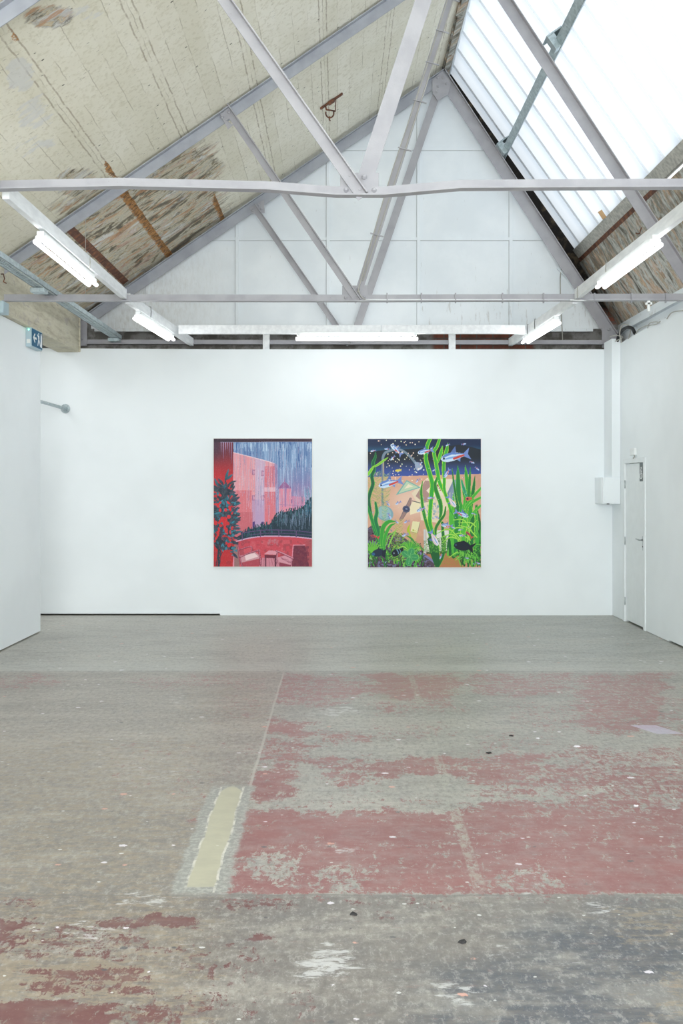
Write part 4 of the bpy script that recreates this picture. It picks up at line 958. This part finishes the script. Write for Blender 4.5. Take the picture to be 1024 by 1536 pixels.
# --- roof trusses
def web(w, p0, p1, h, y, fl=.055, t=.009, side=-1):
    """steel angle in the plane of a truss: outer edge p0-p1 in (x, z), web of depth h, flange towards the viewer"""
    a = Vector((p0[0], p0[1])); b = Vector((p1[0], p1[1])); d = (b - a).normalized(); n = Vector((-d.y, d.x)) * side
    w.prism_y([tuple(a), tuple(b), tuple(b + n * h), tuple(a + n * h)], y, y + t)
    if fl: w.prism_y([tuple(a), tuple(b), tuple(b + n * t), tuple(a + n * t)], y - fl, y)
def plate(w, pts, y, t=.010): w.prism_y(pts, y - t, y)
def truss(y, label, kl, kr, foot_l, foot_r, node, strut_top, tie, hl, hr, hs, hh, tie_h, plates, end_plates=()):
    root = thing('roof_truss', (0, y, 3.6), label, 'roof truss', 'steel roof trusses')
    ax = (kr - kl) / (.685 + 1.53); apex = (ax, kl + .685 * ax)
    w = MB(); web(w, (foot_l, kl + .685 * foot_l), apex, hl, y); w.build('rafter', M['steel_far'], root)
    w = MB(); web(w, apex, (foot_r, kr - 1.53 * foot_r), hr, y + .001); w.build('rafter', M['steel'], root)
    # tie: follows its slight sag at the node
    w = MB()
    for a, b in zip(tie[:-1], tie[1:]):
        w.prism_y([a, b, (b[0], b[1] + tie_h), (a[0], a[1] + tie_h)], y - .012, y - .002)
        w.prism_y([a, b, (b[0], b[1] + .009), (a[0], a[1] + .009)], y - .075, y - .012)
    w.build('tie_beam', M['steel'], root)
    w = MB(); web(w, node, strut_top, hs, y - .024, fl=.05, side=1); w.build('strut', M['steel'], root)
    ho = -.05 if y < 12 else 0; top = (apex[0] - .04 + ho, apex[1] - .14); w = MB(); n2 = (node[0] + .02 + ho, node[1] + .06); d = Vector((top[0] - n2[0], top[1] - n2[1])).normalized(); nn = Vector((-d.y, d.x)) * hh / 2
    w.prism_y([(n2[0] + nn.x, n2[1] + nn.y), (n2[0] - nn.x, n2[1] - nn.y), (top[0] - nn.x, top[1] - nn.y), (top[0] + nn.x, top[1] + nn.y)], y + .010, y + .020); w.build('hanger', M['steel'], root)
    for pts, rivets, back in plates:
        w = MB(); plate(w, pts, y - .012 if not back else y + .022); g = w.build('gusset_plate', M['steel'], root, bevel=.002)
        for rx, rz in rivets:
            r = MB(); r.dome((rx, y - (.034 if not back else .012), rz), .017); r.tube([(rx, y - .034, rz), (rx, y + .0, rz)], .009, 6); r.build('rivet', M['steel'], g)
    return root
def P(px, py, d): a = wpt(px, py, d); return (a[0], a[2])
def poly(pts, d): return [P(x, y, d) for x, y in pts]
s3 = F / Y3
truss(Y1, 'nearest steel roof truss, its sagging tie crossing the whole view', 6.335, 9.40, -3.5, 3.7, P(551, 292, Y1), P(232, -161, Y1),
      [(-3.6, 3.62), P(0, 288, Y1), P(180, 284, Y1), P(400, 289, Y1), P(505, 297, Y1), P(575, 297, Y1), P(690, 287, Y1), P(1024, 285, Y1), (3.8, 3.635)], .10, .10, .075, .105, .072,
      [(poly([(510, 258), (568, 258), (568, 292), (510, 292)], Y1), [P(524, 265, Y1), P(546, 266, Y1), P(519, 286, Y1), P(539, 286, Y1), P(561, 286, Y1)], True)])
truss(Y2, 'middle steel roof truss, its tie crossing behind the near strip lights', 6.35, 9.40, -3.5, 3.7, P(541, 450, Y2), P(342, 158, Y2),
      [(-3.6, 3.592), (.05, 3.588), (.4, 3.588), (3.8, 3.60)], .108, .115, .07, .075, .078,
      [(poly([(513, 428), (551, 428), (551, 450), (513, 450)], Y2), [P(523, 433, Y2), P(537, 434, Y2), P(518, 447, Y2), P(532, 447, Y2), P(546, 446, Y2)], True),
       (poly([(330, 172), (346, 163), (348, 176), (340, 182), (350, 188), (342, 195)], Y2), [P(334, 178, Y2), P(344, 170, Y2)], False),
       (poly([(690, -50), (725, -50), (735, -10), (690, -10)], Y2), [], False)])
truss(Y3, 'farthest steel roof truss, close against the white gable boards', 6.32, 9.475, -3.40, 3.74, P(527, 515, Y3), P(383, 307, Y3),
      [(-3.36, 3.605), (0, 3.60), (3.66, 3.60)], .135, .15, .075, .10, .066,
      [(poly([(508, 498), (542, 498), (542, 516), (508, 516)], Y3), [P(515, 503, Y3), P(536, 503, Y3)], True),
       (poly([(374, 312), (396, 300), (397, 320), (378, 321)], Y3), [P(379, 316, Y3), P(388, 308, Y3), P(392, 314, Y3)], False),
       (poly([(648, 121), (663, 106), (676, 124), (672, 142), (656, 152), (648, 140)], Y3), [P(656, 118, Y3), P(664, 118, Y3), P(669, 127, Y3), P(656, 131, Y3), P(654, 139, Y3)], False),
       (poly([(902, 492), (930, 505), (934, 522), (902, 522)], Y3), [P(912, 495, Y3), P(908, 515, Y3)], False),
       (poly([(119, 468), (131, 470), (131, 519), (119, 519)], Y3), [P(124, 480, Y3), P(124, 508, Y3)], False)])

# --- white battens hung under the trusses, carrying the strip lights
def bx_l(d): return -2.18 + .085 * (d - 10.2) * (d > 10.2)
def batten(a, b, label, w_=.05, h_=.105, marks=()):
    m = MB(); m.bar(a, b, w_, h_); o = m.build('timber_batten', M['timber'], bevel=.003)
    tag(o, label, 'batten', 'white battens carrying the strip lights')
    for p, c in marks:
        q = MB(); q.tube([(p[0] - .03, p[1], p[2] - .06), (p[0] - .034, p[1], p[2]), (p[0] - .03, p[1], p[2] + .058), (p[0] + .03, p[1], p[2] + .058), (p[0] + .034, p[1], p[2]), (p[0] + .03, p[1], p[2] - .06)], .004, 6)
        q.build('cable_loop', c, o)
    return o
zb = 3.665
batten((-2.21, 6.62, zb), (-2.185, 10.18, zb), 'near left white batten running back to the middle truss', marks=[((-2.20, 8.7, zb), M['grey'])])
batten((-2.16, 10.22, 3.63), (-1.955, 13.3, 3.63), 'far left white batten between the middle truss and the back wall', marks=[((-2.10, 11.0, 3.63), M['black'])])
batten((2.46, 6.62, zb), (2.44, 10.18, zb), 'near right white batten running back to the middle truss', marks=[((2.45, 9.0, zb), M['grey']), ((2.445, 10.05, zb), M['grey'])])
batten((2.43, 10.22, 3.63), (2.30, 13.3, 3.63), 'far right white batten between the middle truss and the back wall', marks=[((2.36, 11.8, 3.63), M['black']), ((2.35, 12.2, 3.63), M['black'])])
batten((-1.97, 12.3, 3.64), (.525, 12.3, 3.64), 'left length of the white cross batten above the back strip light', .04, .11)
batten((.535, 12.3, 3.642), (2.31, 12.3, 3.642), 'right length of the white cross batten above the back wall', .04, .11)
for x, lab in ((-.96, 'short white post left of the back strip light, above the back wall'), (1.52, 'short white post right of the back strip light, in front of bare brick')):
    m = MB(); m.box(x - .045, x + .045, 13.27, 13.33, 3.50, 3.75); tag(m.build('timber_post', M['timber'], bevel=.003), lab, 'post')

def strip_light(ax, a, b, z, label, fit_x):
    """twin-tube batten fitting from a to b along the given axis; fit_x gives the other coordinate"""
    mid = (a + b) / 2
    pt = (lambda t, o, zz: (fit_x(t) + o, t, zz)) if ax == 'y' else (lambda t, o, zz: (t, fit_x(t) + o, zz))
    root = thing('strip_light', pt(mid, 0, z), label, 'strip light', 'lit fluorescent strip lights under the battens')
    w = MB(); w.bar(pt(a + .02, 0, z + .052), pt(b - .02, 0, z + .052), .055, .045); w.build('housing', M['plastic'], root, bevel=.004)
    for s_ in (-1, 1):
        w = MB(); w.tube([pt(a + .008, s_ * .034, z - .008), pt(b - .008, s_ * .034, z - .008)], .0165, 12); w.build('tube', M['tube'], root)
    for e, q in ((a, 1), (b, -1)):
        h = MB(); h.bar(pt(e + q * .03, 0, z + .018), pt(e + q * .055, 0, z + .018), .085, .05); h.build('lamp_holder', M['plastic'], root, bevel=.006)
    for t in (a + .3, b - .3):
        h = MB(); c = pt(t, 0, z + .07); h.box(c[0] - .014, c[0] + .014, c[1] - .014, c[1] + .014, z + .06, z + .088); h.build('mounting_bracket', M['plastic'], root)
    return root
strip_light('y', 7.35, 8.95, 3.52, 'lit twin-tube strip light under the near left batten', lambda t: -2.205)
strip_light('y', 10.6, 12.15, 3.50, 'lit twin-tube strip light under the far left batten', lambda t: -2.145 + .066 * (t - 10.5))
strip_light('y', 7.45, 9.05, 3.52, 'lit twin-tube strip light under the near right batten', lambda t: 2.385)
strip_light('y', 10.95, 12.45, 3.51, 'lit twin-tube strip light under the far right batten', lambda t: 2.405 - .045 * (t - 10.95))
strip_light('x', -.53, .99, 3.535, 'lit twin-tube strip light under the cross batten over the back wall', lambda t: 12.3)

# battens carried on unseen to the front; strip lights added there to brighten the room
for side, xb, xl in (('left', -2.21, -2.205), ('right', 2.46, 2.40)):
    batten((xb, -2.5, zb), (xb, 6.38, zb), 'white batten over the front of the room on the %s, outside the view' % side)
    for y0_, wh in ((4.1, 'nearer the trusses'), (1.2, 'above the viewpoint')):
        strip_light('y', y0_, y0_ + 1.6, 3.52, 'added unseen strip light brightening the room, on the %s batten over the front, %s' % (side, wh), lambda t, xl=xl: xl)

# --- paintings
def painting(C, name, x0, z1, u, lab, mname):
    wd = (C.w - 1) * C.res * u; ht = (C.h - 1) * C.res * u; yf = YB - .045
    root = thing(name, (x0 + wd / 2, YB, z1 - ht), lab, 'painting')
    m = MB(); m.box(x0 - .009, x0 + wd + .009, yf + .002, YB - .012, z1 - ht - .009, z1 + .009); m.box(x0 + .06, x0 + wd - .06, YB - .013, YB, z1 - ht + .06, z1 - .06); m.build('stretcher', M['canvas'], root, bevel=.003)
    o = C.to_grid('painted_canvas', x0, z1, u, yf, root, mat_paint(mname), 0)
    o.parent = root; o.matrix_parent_inverse = Matrix.Translation(-Vector(root.location))
u1 = (1 / 5.389) / (F / (YB - .045)); a = wpt(300 + 110 / 5.389, 640 + 97 / 5.389, YB - .045)
painting(paint_terrace(), 'painting', a[0], a[2], u1, 'red and blue painting of a rainy terrace with chairs and a pink tower block', 'terrace_oil_paint')
u2 = (1 / 4.995) / (F / (YB - .045)); a = wpt(535 + 83 / 4.995, 640 + 92 / 4.995, YB - .045)
painting(paint_tank(), 'painting', a[0], a[2], u2, 'green and blue painting of fish and water plants over a desk', 'aquarium_oil_paint')

# --- door in the right wall
XD = XR + .012
w = MB(); w.box(XD, XD + .04, 11.79, 12.55, .022, 1.985)
door = struct(w.build('door_1', M['door'], bevel=.003), 'plain white door in the right wall with an accessible toilet sign', 'door')
w = MB(); w.box(XR - .014, XR + .05, 11.715, 11.785, .0, 2.05); w.box(XR - .014, XR + .05, 12.555, 12.62, .0, 2.05); w.box(XR - .014, XR + .05, 11.785, 12.555, 1.99, 2.05)
struct(w.build('trim_1', M['door'], bevel=.004), 'white door frame in the right wall', 'door frame')
w = MB(); w.box(XR + .055, XR + .1, 11.77, 12.57, 0.0, 2.0); struct(w.build('door_gap_shade', M['gap_shade']), 'dark panel painted as the shade behind the foot of the door', 'door gap shade')  # near-black panel in the doorway, its colour standing for the shade there
h = MB(); h.box(XD - .008, XD, 11.832, 11.868, .94, 1.11); hd = h.build('door_handle', M['chrome'], door, bevel=.003)
h = MB(); h.tube([(XD - .006, 11.85, 1.065), (XD - .045, 11.85, 1.065), (XD - .052, 11.87, 1.067), (XD - .052, 11.97, 1.072)], .009, 10); h.build('lever', M['chrome'], hd)
h = MB(); h.dome((XD - .008, 11.85, .985), .010, axis=(-1, 0, 0)); h.build('keyhole', M['black'], hd)
for z in (1.73, 1.02, .26):
    h = MB(); h.tube([(XR - .004, 12.556, z - .05), (XR - .004, 12.556, z + .05)], .007, 8); h.build('hinge', M['chrome'], door)
sg = MB(); sg.box(XD - .005, XD - .001, 11.835, 11.985, 1.765, 1.993)
sign = tag(sg.build('toilet_sign', M['sign_grey'], bevel=.001), 'dark grey accessible toilet sign with a white wheelchair symbol, high on the white door', 'sign')
# wheelchair symbol: y runs to the left as one looks at the door; draw with tubes just proud of the plate
w = MB(); yo, zo, xs_ = 11.91, 1.84, XD - .0065
def sy(pts, r): w.tube([(xs_, yo - a_, zo + b_) for a_, b_ in pts], r, 6)
w.dome((xs_ + .002, yo + .012, zo + .085), .013, axis=(-1, 0, 0), flat=.2)
sy([(-.010, .07), (-.006, .02), (.022, .02), (.038, -.03)], .0055); sy([(-.008, .045), (.02, .042)], .0045)
sy([(-.012 + .034 * math.cos(t), -.012 + .034 * math.sin(t)) for t in [2.1 + i * .32 for i in range(15)]], .0045)
w.build('wheelchair_symbol', M['white'], sign)
# sensor over the door
root = thing('door_sensor', (XR, 12.16, 2.085), 'small white box on the right wall just above the door', 'sensor')
w = MB(); w.box(XR - .035, XR, 12.07, 12.25, 2.085, 2.17); w.build('housing', M['plastic'], root, bevel=.005)
w = MB(); w.tube([(XR - .02, 12.10, 2.085), (XR - .02, 12.10, 2.06), (XR - .03, 12.12, 2.045)], .007, 8); w.build('wire', M['grey'], root)
# boxing in the corner and the small cabinet under it
w = MB(); w.box(3.51, XR - .001, 12.77, YB - .001, 1.82, 3.60); tag(w.build('pipe_boxing', M['wall'], bevel=.002), 'white vertical boxing in the right corner above the small cabinet', 'pipe boxing')
root = thing('wall_cabinet', (3.5, 12.95, 1.478), 'small white cabinet in the right corner below the boxing', 'cabinet')
w = MB(); w.box(3.39, XR - .001, 12.76, YB - .001, 1.478, 1.819); w.build('body', M['wall'], root, bevel=.003)
w = MB(); w.box(3.405, XR - .004, 12.748, 12.76, 1.49, 1.81); w.build('door', M['wall'], root, bevel=.002)
w = MB(); w.box(3.3835, 3.391, 12.80, 13.11, 1.49, 1.81); w.build('side_panel', M['wall'], root, bevel=.002)
w = MB(); w.box(3.44, 3.47, 12.74, 12.756, 1.474, 1.484); w.build('catch', M['black'], root)

# --- emergency exit sign on the end of the left partition
x0 = -3.48; x1 = -3.416
root = thing('exit_sign', (x0, 11.29, 3.27), 'blue emergency exit sign with white arrow on top end of the left partition', 'exit sign')
w = MB(); w.box(x0, x1, 11.09, 11.49, 3.262, 3.478); w.build('housing', M['silver'], root, bevel=.004)
w = MB(); w.box(x1 - .002, x1 + .004, 11.10, 11.485, 3.275, 3.468); face = w.build('sign_panel', M['teal'], root, bevel=.001)
def on_face(name, polys):
    w = MB()
    for p in polys: w.hull([(x1 + .003, a_, b_) for a_, b_ in p], [(x1 + .0065, a_, b_) for a_, b_ in p])
    w.build(name, M['white'], face)
cz = 3.372
on_face('arrow', [[(11.135, cz), (11.195, cz + .052), (11.213, cz + .044), (11.168, cz)], [(11.135, cz), (11.168, cz), (11.213, cz - .044), (11.195, cz - .052)], [(11.16, cz - .012), (11.26, cz - .012), (11.26, cz + .012), (11.16, cz + .012)]])
on_face('running_figure', [[(11.335, 3.43), (11.352, 3.43), (11.352, 3.448), (11.335, 3.448)], [(11.325, 3.375), (11.365, 3.385), (11.36, 3.425), (11.33, 3.42)], [(11.295, 3.415), (11.33, 3.395), (11.33, 3.41), (11.30, 3.43)],
                           [(11.30, 3.30), (11.315, 3.30), (11.345, 3.36), (11.33, 3.375)], [(11.335, 3.37), (11.38, 3.335), (11.385, 3.35), (11.355, 3.385)], [(11.38, 3.335), (11.40, 3.30), (11.41, 3.305), (11.388, 3.35)]])
on_face('doorway', [[(11.42, 3.295), (11.43, 3.295), (11.43, 3.45), (11.42, 3.45)], [(11.42, 3.44), (11.462, 3.44), (11.462, 3.45), (11.42, 3.45)], [(11.435, 3.295), (11.462, 3.295), (11.462, 3.435), (11.435, 3.435)]])
w = MB(); w.dome((x0 + .034, 11.09, 3.452), .008, flat=.5); w.build('status_light', M['led'], root)
w = MB(); w.box(x0 + .012, x1 - .012, 11.086, 11.092, 3.30, 3.345); w.build('end_label', M['cream'], root)
def cable(name, pts, r, mat, label, parent=None, n=8):
    # smoothed path
    V = [Vector(p) for p in pts]; V = [2 * V[0] - V[1]] + V + [2 * V[-1] - V[-2]]; out = []
    for i in range(1, len(V) - 2):
        for k in range(6):
            t = k / 6; a_, b_, c_, d_ = V[i - 1:i + 3]; out.append(.5 * ((2 * b_) + (c_ - a_) * t + (2 * a_ - 5 * b_ + 4 * c_ - d_) * t * t + (3 * b_ - a_ - 3 * c_ + d_) * t ** 3))
    out.append(V[-2]); w = MB(); w.tube(out, r, n)
    o = w.build(name, mat, parent)
    if parent is None: tag(o, label, 'cable')
    return o
cable('wire', [(-3.45, 11.15, 3.478), (-3.46, 11.13, 3.53), (-3.47, 11.17, 3.56), (-3.475, 11.22, 3.53), (-3.47, 11.24, 3.478)], .004, M['grey'], '', root)
cable('wire', [(-3.44, 11.38, 3.478), (-3.45, 11.37, 3.52), (-3.45, 11.41, 3.545), (-3.44, 11.43, 3.478)], .004, M['grey'], '', root)
cable('electrical_cable', [(-3.50, 8.6, 3.485), (-3.505, 9.4, 3.50), (-3.50, 10.0, 3.482), (-3.49, 10.6, 3.50), (-3.50, 11.05, 3.482)], .007, M['plastic'], 'thin white cable lying along the top of the left partition')
# small junction box at the left edge of the view
root = thing('junction_box', (-3.42, 9.8, 3.49), 'pale grey junction box above the left partition beside the cable tray', 'junction box')
w = MB(); w.box(-3.46, -3.345, 9.95, 10.12, 3.44, 3.56); w.build('housing', M['silver'], root, bevel=.006)
w = MB(); w.box(-3.455, -3.35, 9.942, 9.951, 3.445, 3.555); w.build('cover', M['silver'], root, bevel=.002)

# --- perforated cable tray
XT, ZT = -2.93, 3.655
root = thing('cable_tray', (XT, 9, ZT), 'perforated galvanised cable tray crossing the left roof corner', 'cable tray')
w = MB()
for sx in (-.06, .06): w.box(XT + sx - .002, XT + sx + .002, 4.0, 13.2, ZT, ZT + .05)
nr = 130; y0 = 7.0; dy = (13.2 - y0) / nr
w.box(XT - .06, XT + .06, 4.0, y0, ZT, ZT + .003)
for i in range(nr):
    w.box(XT - .06, XT + .06, y0 + i * dy, y0 + i * dy + dy * .45, ZT, ZT + .003)
for sx in (-.055, -.02, .018, .055): w.box(XT + sx - .006, XT + sx + .006, y0, 13.2, ZT, ZT + .0025)
w.build('tray', M['galv'], root)
for yy in (9.75, 13.05):
    w = MB(); w.box(XT - .09, XT + .05, yy, yy + .14, ZT - .045, ZT - .002); w.build('support_bracket', M['galv'], root, bevel=.006)
cable('electrical_cable', [(XT, 6, ZT + .012), (XT + .02, 8, ZT + .012), (XT - .02, 10, ZT + .012), (XT + .01, 13.15, ZT + .012)], .010, M['black'], 'black cable lying in the galvanised cable tray')
cable('hanging_wire', [(-2.60, 10.25, 3.99 + .55), (-2.60, 10.25, 4.1), (-2.6, 10.25, 3.67)], .003, M['grey'], 'thin wire hanging from the roof slope behind the near left strip light')

# --- galvanised rail on the back wall, passing behind the left partition
root = thing('wall_rail', (-3.6, YB, 2.73), 'galvanised tube rail fixed to the back wall by a round flange', 'rail')
w = MB(); w.tube([(-3.60, YB - .01, 2.73), (-3.60, 9.6, 2.73)], .021, 14); w.build('tube', M['galv'], root)
w = MB(); w.tube([(-3.60, YB, 2.73), (-3.60, YB - .012, 2.73)], .062, 20); w.tube([(-3.60, YB - .012, 2.73), (-3.60, YB - .06, 2.73)], .031, 16); fl = w.build('flange', M['galv'], root, bevel=.002)
for t in range(4):
    w = MB(); w.dome((-3.60 + .046 * math.cos(t * 1.57 + .78), YB - .012, 2.73 + .046 * math.sin(t * 1.57 + .78)), .007); w.build('screw', M['steel'], fl)

# --- lifting hook on the roof slope
hx, hy = -.08, 11.9; hz = zl(hx) - .012
root = thing('lifting_bracket', (hx, hy, hz), 'rusty iron bar with a shackle bolted to the bare roof slope', 'bracket')
w = MB(); d = Vector((1, 0, .685)).normalized(); c = Vector((hx, hy, hz)); a_ = c - d * .16; b_ = c + d * .16; w.bar(a_, b_, .045, .018, (0, 0, 1)); w.build('bar', M['rust'], root, bevel=.002)
w = MB(); w.bar(c - d * .04 + Vector((0, -.01, -.012)), c + d * .04 + Vector((0, -.01, -.012)), .07, .03); w.build('clamp', M['rust'], root, bevel=.003)
w = MB(); w.tube([tuple(c + d * .065 + Vector((0, -.012, 0))), tuple(c + Vector((.045, -.012, -.125)))], .006, 8); w.tube([tuple(c - d * .09 + Vector((0, -.012, 0))), tuple(c + Vector((-.06, -.012, -.105))), tuple(c + Vector((.05, -.012, -.125)))], .011, 8); w.build('stay', M['rust'], root)
w = MB(); w.tube([tuple(c + Vector((-.02 + .048 * math.cos(t), -.02, -.15 + .055 * math.sin(t)))) for t in [math.pi - .3 + i * (math.pi + .6) / 12 for i in range(13)]], .009, 8); w.build('shackle', M['rust'], root)
w = MB(); w.tube([tuple(c + Vector((-.02, -.02, -.19))), tuple(c + Vector((-.024, -.02, -.225))), tuple(c + Vector((-.014, -.02, -.245)))], .008, 8); w.build('pin', M['rust'], root)
def hook(pts, r, label):
    w = MB(); w.tube(pts, r, 8); tag(w.build('iron_hook', M['rust']), label, 'hook')
c = Vector(wpt(956, 347, 10.9)); hook([tuple(c + Vector((.03 - .028 + .028 * math.cos(t), 0, .028 * math.sin(t)))) for t in [-2.6 + i * .42 for i in range(8)]] + [tuple(c + Vector((.05, .02, .045)))], .006, 'small rusty hook on the stained slope under the brown steel angle')
c = Vector(wpt(5, 418, 9.6)); hook([tuple(c + Vector(p)) for p in ((-.03, .03, .05), (0, 0, .045), (.012, 0, 0), (0, 0, -.03), (.03, 0, -.045))], .006, 'small rusty hook on the concrete beam beside the cable tray')

# --- cables and clips on the middle truss
yt = Y2 - .02
root = thing('truss_cable', (1.3, yt, 3.6), 'thin grey cable clipped along the right half of the middle truss', 'cable')
cable('cable', [(.28, yt - .02, 3.61), (.6, yt, 3.612), (1.4, yt, 3.612), (2.2, yt, 3.612), (2.36, yt - .05, 3.60), (2.5, yt - .05, 3.595), (2.66, yt, 3.612), (3.5, yt, 3.612)], .006, M['plastic'], '', root)
cable('cable', [(.28, yt - .02, 3.61), (.235, yt - .02, 3.64), (.21, yt - .02, 3.70), (.225, yt - .02, 3.78), (.50, yt, 4.76), (.855, yt, 5.84), (1.20, yt, 6.95)], .006, M['grey'], '', root)
cable('cable', [(.25, yt - .02, 3.80), (.56, yt, 4.76), (.91, yt, 5.84), (1.25, yt, 6.90)], .006, M['grey'], '', root)
for x in (.5, .85, 1.2, 1.68, 2.1, 2.62, 3.0, 3.35):
    w = MB(); w.box(x - .006, x + .006, yt - .012, yt + .02, 3.58, 3.68); w.build('clip', M['steel'], root)
for t in (.16, .30, .43, .58, .70, .80, .90):
    x = .20 + t * 1.05; z = 3.76 + t * 3.25; w = MB(); w.bar((x - .04, yt - .004, z + .012), (x + .095, yt - .004, z - .025), .02, .008); w.build('clip', M['steel'], root)
# little plastic cable bracket under the tie, right
w = MB(); w.box(3.14, 3.165, 10.1, 10.13, 3.48, 3.59); w.box(3.12, 3.185, 10.1, 10.13, 3.55, 3.57); tag(w.build('cable_bracket', M['plastic'], bevel=.002), 'small white bracket hanging under the right end of the middle truss tie', 'bracket')
# conduit on the right of the gable and a white timber stub
cable('gable_cable', [wpt(842, 402, 13.46), wpt(840, 420, 13.46), wpt(841, 460, 13.46), wpt(843, 500, 13.46), wpt(844, 520, 13.46)], .007, M['grey'], 'grey cable running down the right side of the white gable boards')
w = MB(); a_ = wpt(836, 402, 13.47); b_ = wpt(872, 442, 13.47); w.bar(a_, b_, .02, .05, (0, -1, 0)); tag(w.build('timber_offcut', M['gable']), 'short white board leaning at the right rafter foot on the gable', 'board')
w = MB(); c = sec(0, 0, 0, 0)[0]; q = slope_frame(3.02); a_ = wpt(905, 323, 13.0)
k_ = (q[0] - nx * .05, 12.3, q[1] - nz * .05); w.bar((k_[0] - .07, 12.0, k_[2] + .10), (k_[0] - .01, 12.0, k_[2] + .01), .05, .02, (0, -1, 0)); tag(w.build('timber_packer', M['timber_raw']), 'small raw timber packer at the foot of the roof light', 'packer')
# --- tangle of cables on top of the right wall
def W(px, py, d): return wpt(px, py, d)
cable('electrical_cable', [W(925, 514, 12.8), W(929, 500, 12.7), W(938, 492, 12.5), W(947, 492, 12.3), W(952, 500, 12.15)], .022, M['black'], 'thick black cable looped on top of the right wall corner')
cable('electrical_cable', [W(918, 512, 12.9), W(914, 506, 12.85), W(924, 503, 12.7), W(934, 506, 12.6), W(922, 512, 12.6)], .006, M['grey'], 'thin grey cable curled flat on top of the corner boxing')
cable('electrical_cable', [W(932, 514, 12.4), W(929, 500, 12.4), W(933, 488, 12.4), W(942, 488, 12.4), W(945, 498, 12.4), W(942, 508, 12.3)], .007, M['grey'], 'upright grey cable loop beside the thick black cable, right wall top')
cable('electrical_cable', [W(951, 504, 12.2), W(958, 494, 12.0), W(968, 489, 11.8), W(974, 488, 11.6), W(984, 486, 11.2), W(990, 482, 11.0)], .006, M['grey'], 'low arched grey cable halfway along the right wall top')
cable('electrical_cable', [W(971, 492, 11.6), W(974, 485, 11.5), W(982, 483, 11.3), W(990, 484, 11.2)], .005, M['grey'], 'small grey cable hoop over the middle of the right wall top')
cable('electrical_cable', [W(1000, 478, 10.9), W(1006, 470, 10.7), W(1014, 467, 10.5), W(1030, 466, 10.2)], .006, M['grey'], 'grey cable arching over the right wall top at the picture edge')
# --- bits on the floor
def chip(px, py, sz, mat, label, name='paint_flake'):
    d = F * EYE / (py - 730); x = (px - 507) * d / F; g = random.Random(int(px * 7 + py)); w = MB(); n = 7
    ring = [(x + sz * math.cos(t * 6.283 / n) * g.uniform(.6, 1.2), d + sz * math.sin(t * 6.283 / n) * g.uniform(.5, 1.1)) for t in range(n)]
    w.hull([(a_, b_, .0008) for a_, b_ in ring], [(x + (a_ - x) * .7, d + (b_ - d) * .7, sz * .45 * g.uniform(.5, 1)) for a_, b_ in ring]); tag(w.build(name, mat), label, 'debris', 'crumbs lying on the floor')
chip(766, 1104, .02, M['dark_chip'], 'dark crumb on the floor right of the pale stripe, farthest of the crumbs'); chip(733, 1130, .022, M['dark_chip'], 'long dark shred on the floor beside the pale stripe')
chip(530, 1372, .018, M['dark_chip'], 'curled dark scrap on the near floor below the red area'); chip(693, 1413, .018, M['dark_chip'], 'dark curl on the near floor, nearest of the crumbs')
chip(807, 1108, .016, M['pale_chip'], 'small white flake on the grey floor right of the dark crumb'); chip(865, 1120, .022, M['pale_chip'], 'white flake on the floor left of the lilac patch'); chip(953, 1209, .016, M['pale_chip'], 'white crumb on the red floor at the right')
# added, unseen window frame dressing the fill light behind the viewpoint
w = MB(); w.box(-3.3, 3.5, -3.5, -3.46, .6, .7); w.box(-3.3, 3.5, -3.5, -3.46, 3.7, 3.8)
for x in (-3.3, -1.6, .1, 1.8, 3.4): w.box(x, x + .08, -3.5, -3.46, .6, 3.8)
win2 = struct(w.build('added_front_window', M['timber']), 'added unseen glazed frame for the fill light behind the viewpoint', 'window')
w = MB(); w.box(-3.25, 3.45, -3.49, -3.485, .7, 3.7); w.build('pane', M['glass'], win2)
